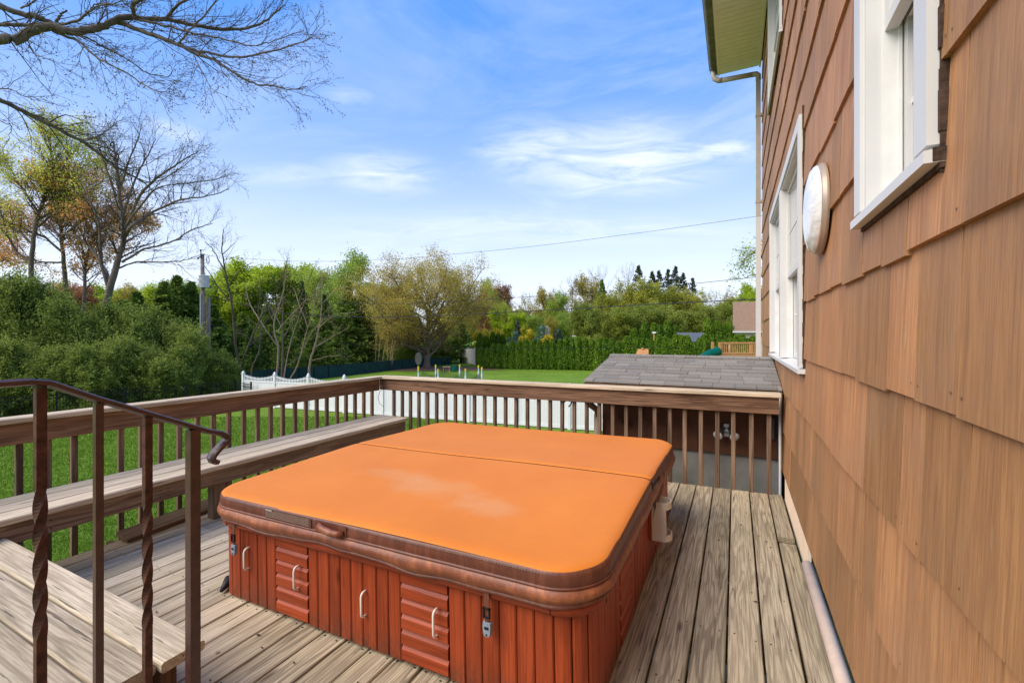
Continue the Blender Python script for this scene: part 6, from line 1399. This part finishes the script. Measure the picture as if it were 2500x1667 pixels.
def playset():
    F = 38.; c = S(1768, HZ, F); root = empty('wooden_playset', (c[0], c[1], GZ), (0, 0, TH)); tag(root, 'orange wooden play tower with railing and a dark green tube slide', 'playset')
    def zz(y): return CAMZ - (y - HZ) / FS * F - GZ
    zt, zd = zz(835), zz(862)
    for x, y in ((-.35, 0), (3.0, 0), (-.35, 1.4), (3.0, 1.4)): m = MB(); m.box(x - .10, x + .10, y - .06, y + .06, 0, zt); m.build('corner_post', M['kit'], root)
    m = MB(); m.box(-.25, 3.0, -.05, .03, zt - .13, zt); m.build('top_rail', M['kit'], root); m = MB(); m.box(-.25, 3.0, -.05, .03, zd - .06, zd + .02); m.build('deck_rail', M['kit'], root)
    for i in range(19): m = MB(); m.box(-.16 + i * .16, -.10 + i * .16, -.03, .01, zd, zt - .13); m.build('rail_slat', M['kit'], root)
    for i in range(5): m = MB(); m.box(-.25, 3.0, -.02, .02, zd - .34 - i * .27, zd - .09 - i * .27); m.build('wall_board', M['kit'], root)
    m = MB(); m.box(-.25, 3.0, 0, 1.4, zd - .05, zd); m.build('platform', M['kit'], root)
    P = poly([(-.35, .2, zz(857)), (-1.2, .1, zz(866)), (-1.95, -.1, zz(878)), (-2.45, -.4, zz(893)), (-2.6, -.9, zz(912)), (-2.6, -1.6, .5)], 22); m = MB(); m.tube(P, .40, 14); o = m.build('tube_slide', M['green'], root, smooth=True)
    for i in (4, 8, 12): m = MB(); d = (P[i + 1] - P[i - 1]); d /= np.linalg.norm(d); m.tube([P[i] - d * .03, P[i] + d * .03], .44, 14); m.build('slide_collar', M['green'], o)
    # small roofed playhouse and beam
    F2 = 42; c = S(1572, HZ, F2); r2 = empty('playhouse', (c[0], c[1], GZ), (0, 0, TH)); tag(r2, 'small wooden playhouse whose gabled roof just clears the grey shingled ridge', 'playhouse')
    def z2(y): return CAMZ - (y - HZ) / FS * F2 - GZ
    m = MB(); zt = z2(852); zb = z2(868); m.add([(-.55, 0, zb), (.45, 0, zb), (.55, .4, zt), (-.45, .4, zt), (-.55, .8, zb), (.45, .8, zb)], [(0, 1, 2, 3), (3, 2, 5, 4), (1, 5, 2), (0, 3, 4)]); m.build('roof', M['kit'], r2)
    m = MB(); m.box(-.45, .35, .05, .75, 0, zb); m.build('walls', M['kit'], r2); m = MB(); m.box(-.08, .06, .3, .5, zt - .05, zt + .12); m.build('chimney', M['kit'], r2)
    m = MB(); m.box(.5, 2.2, .3, .42, zb - .12, zb - .0); m.build('swing_beam', M['kit'], r2)
    # second timber structure with balcony rails and a lantern post
    F3 = 57; c = S(1600, HZ, F3); r3 = empty('timber_fort', (c[0], c[1], GZ), (0, 0, TH)); tag(r3, 'orange timber fort with railings half hidden between the pointed arborvitaes', 'playset')
    def z3(y): return CAMZ - (y - HZ) / FS * F3 - GZ
    for x in (-.2, 1.0, 2.6, 3.8): m = MB(); m.box(x - .06, x + .06, -.06, .06, 0, z3(836)); m.build('post', M['kit'], r3)
    m = MB(); m.box(-.2, 3.8, -.03, .03, z3(838), z3(835)); m.build('hand_rail', M['kit'], r3)
    for i in range(16): m = MB(); m.box(-.1 + i * .24, -.04 + i * .24, -.02, .02, z3(848), z3(838)); m.build('rail_slat', M['kit'], r3)
    c = S(1597, HZ, 56); r4 = empty('garden_lantern', (c[0], c[1], GZ)); tag(r4, 'white lantern head on a slim wooden post above the hedge', 'lantern'); h = z3(815)
    m = MB(); m.tube([(0, 0, 0), (0, 0, h)], .07, 8); m.build('post', M['kit'], r4); m = MB(); m.tube([(0, 0, h), (0, 0, h + .12), (0, 0, h + .25)], [.12, .2, .04], 10); m.build('lantern_head', M['whitedirty'], r4)
    for sx in (-1, 1): m = MB(); m.tube([(0, 0, h + .05), (sx * .25, 0, h + .18)], [.06, .09], 8); m.build('side_lamp', M['whitedirty'], r4)
    c = S(1656, HZ, 57); r5 = empty('swing_post', (c[0], c[1], GZ)); tag(r5, 'tall timber swing post with chimney-like cap left of the grey-roofed shed', 'playset post'); m = MB(); m.box(-.12, .12, -.12, .12, 0, z3(818)); m.build('post', M['kit'], r5); m = MB(); m.box(-.17, .17, -.17, .17, z3(818), z3(815)); m.build('cap', M['greyd'], r5)
    m = MB(); m.tube([(-.5, 0, z3(850)), (-.1, 0, z3(825))], .07, 6); m.build('brace', M['kit'], r5)
playset()
def houses():
    F = 62; c = S(1789, HZ, F); root = empty('neighbour_house', (c[0], c[1], GZ), (0, 0, 0)); tag(root, 'beige neighbouring house with a brown roof beside the downspout', 'house')
    def zz(y, F=F): return CAMZ - (y - HZ) / FS * F - GZ
    xl = 0.
    m = MB(); m.box(xl + .4, 12, 0, 9, 0, zz(810)); m.build('wall', M['beige'], root)
    for i in range(10): m = MB(); m.box(xl + .38, 6, -.02, 0, zz(812) - .1 - i * .2 - .02, zz(812) - .1 - i * .2); m.build('siding_lap', M['beige'], root)
    # roof courses
    n = 14; y0, y1, z0, z1 = -.6, 4.5, zz(808), zz(738, F + 4.5)
    rf = MB(); rf.add([(xl, y0, z0 - .05), (6, y0, z0 - .05), (6, y1, z1 - .05), (xl, y1, z1 - .05), (6, 9.6, z0 - .05), (xl, 9.6, z0 - .05)], [(0, 1, 2, 3), (3, 2, 4, 5)]); rf = rf.build('roof', M['roofbrown'], root)
    for i in range(n):
        a = i / n; b = (i + 1) / n; m = MB(); m.add([(xl, y0 + (y1 - y0) * a, z0 + (z1 - z0) * a + .02), (6, y0 + (y1 - y0) * a, z0 + (z1 - z0) * a + .02), (6, y0 + (y1 - y0) * b, z0 + (z1 - z0) * b - .01), (xl, y0 + (y1 - y0) * b, z0 + (z1 - z0) * b - .01)], [(0, 1, 2, 3)]); m.build('roof_course', M['roofbrown'], rf)
    m = MB(); m.box(xl - .02, 6, y0 - .12, y0, z0 - .22, z0 - .02); m.build('gutter', M['white'], root)
    m = MB(); m.box(xl + .38, xl + .52, -.06, .0, 0, z0 - .2); m.build('corner_board', M['white'], root)
    m = MB(); k = 14; m.add([(xl - .5 + .42 * math.cos(2 * math.pi * j / k), -.35 + .1 * math.sin(2 * math.pi * j / k), zz(799) + .3 * math.sin(2 * math.pi * j / k)) for j in range(k)] + [(xl - .45, -.2, zz(799))], [(j, (j + 1) % k, k) for j in range(k)]); m.tube([(xl - .45, -.2, zz(799)), (xl + .1, -.1, zz(808)), (xl + .4, 0, zz(820))], .03, 5)
    d = m.build('satellite_dish', M['steel'], root)
    F2 = 58; c = S(1698, HZ, F2); r2 = empty('grey_roofed_shed', (c[0], c[1], GZ), (0, 0, TH)); tag(r2, 'low shed with a slate-grey roof between tall arborvitaes', 'shed')
    m = MB(); m.box(-1.9, 1.6, 0, 3, 0, zz(835, F2)); m.build('wall', M['beige'], r2)
    m = MB(); a, b = zz(834, F2), zz(812, F2 + 1.5); m.add([(-2.1, -.2, a), (1.9, -.2, a), (1.7, 1.5, b), (-1.9, 1.5, b), (1.9, 3.2, a), (-2.1, 3.2, a)], [(0, 1, 2, 3), (3, 2, 4, 5)]); m.build('roof', M['roofgrey'], r2)
    F3 = 57; c = S(1780, HZ, F3); r3 = empty('small_white_shed', (c[0], c[1], GZ), (0, 0, TH)); tag(r3, 'small white gable of a shed in the gap beside the pointed arborvitaes', 'shed')
    m = MB(); zt = zz(838, F3); m.box(-.95, .8, 0, 1.8, 0, zt); m.build('wall', M['white'], r3); m = MB(); m.box(-1.05, .9, -.1, 1.9, zt, zt + .08); m.build('roof', M['roofgrey'], r3)
houses()
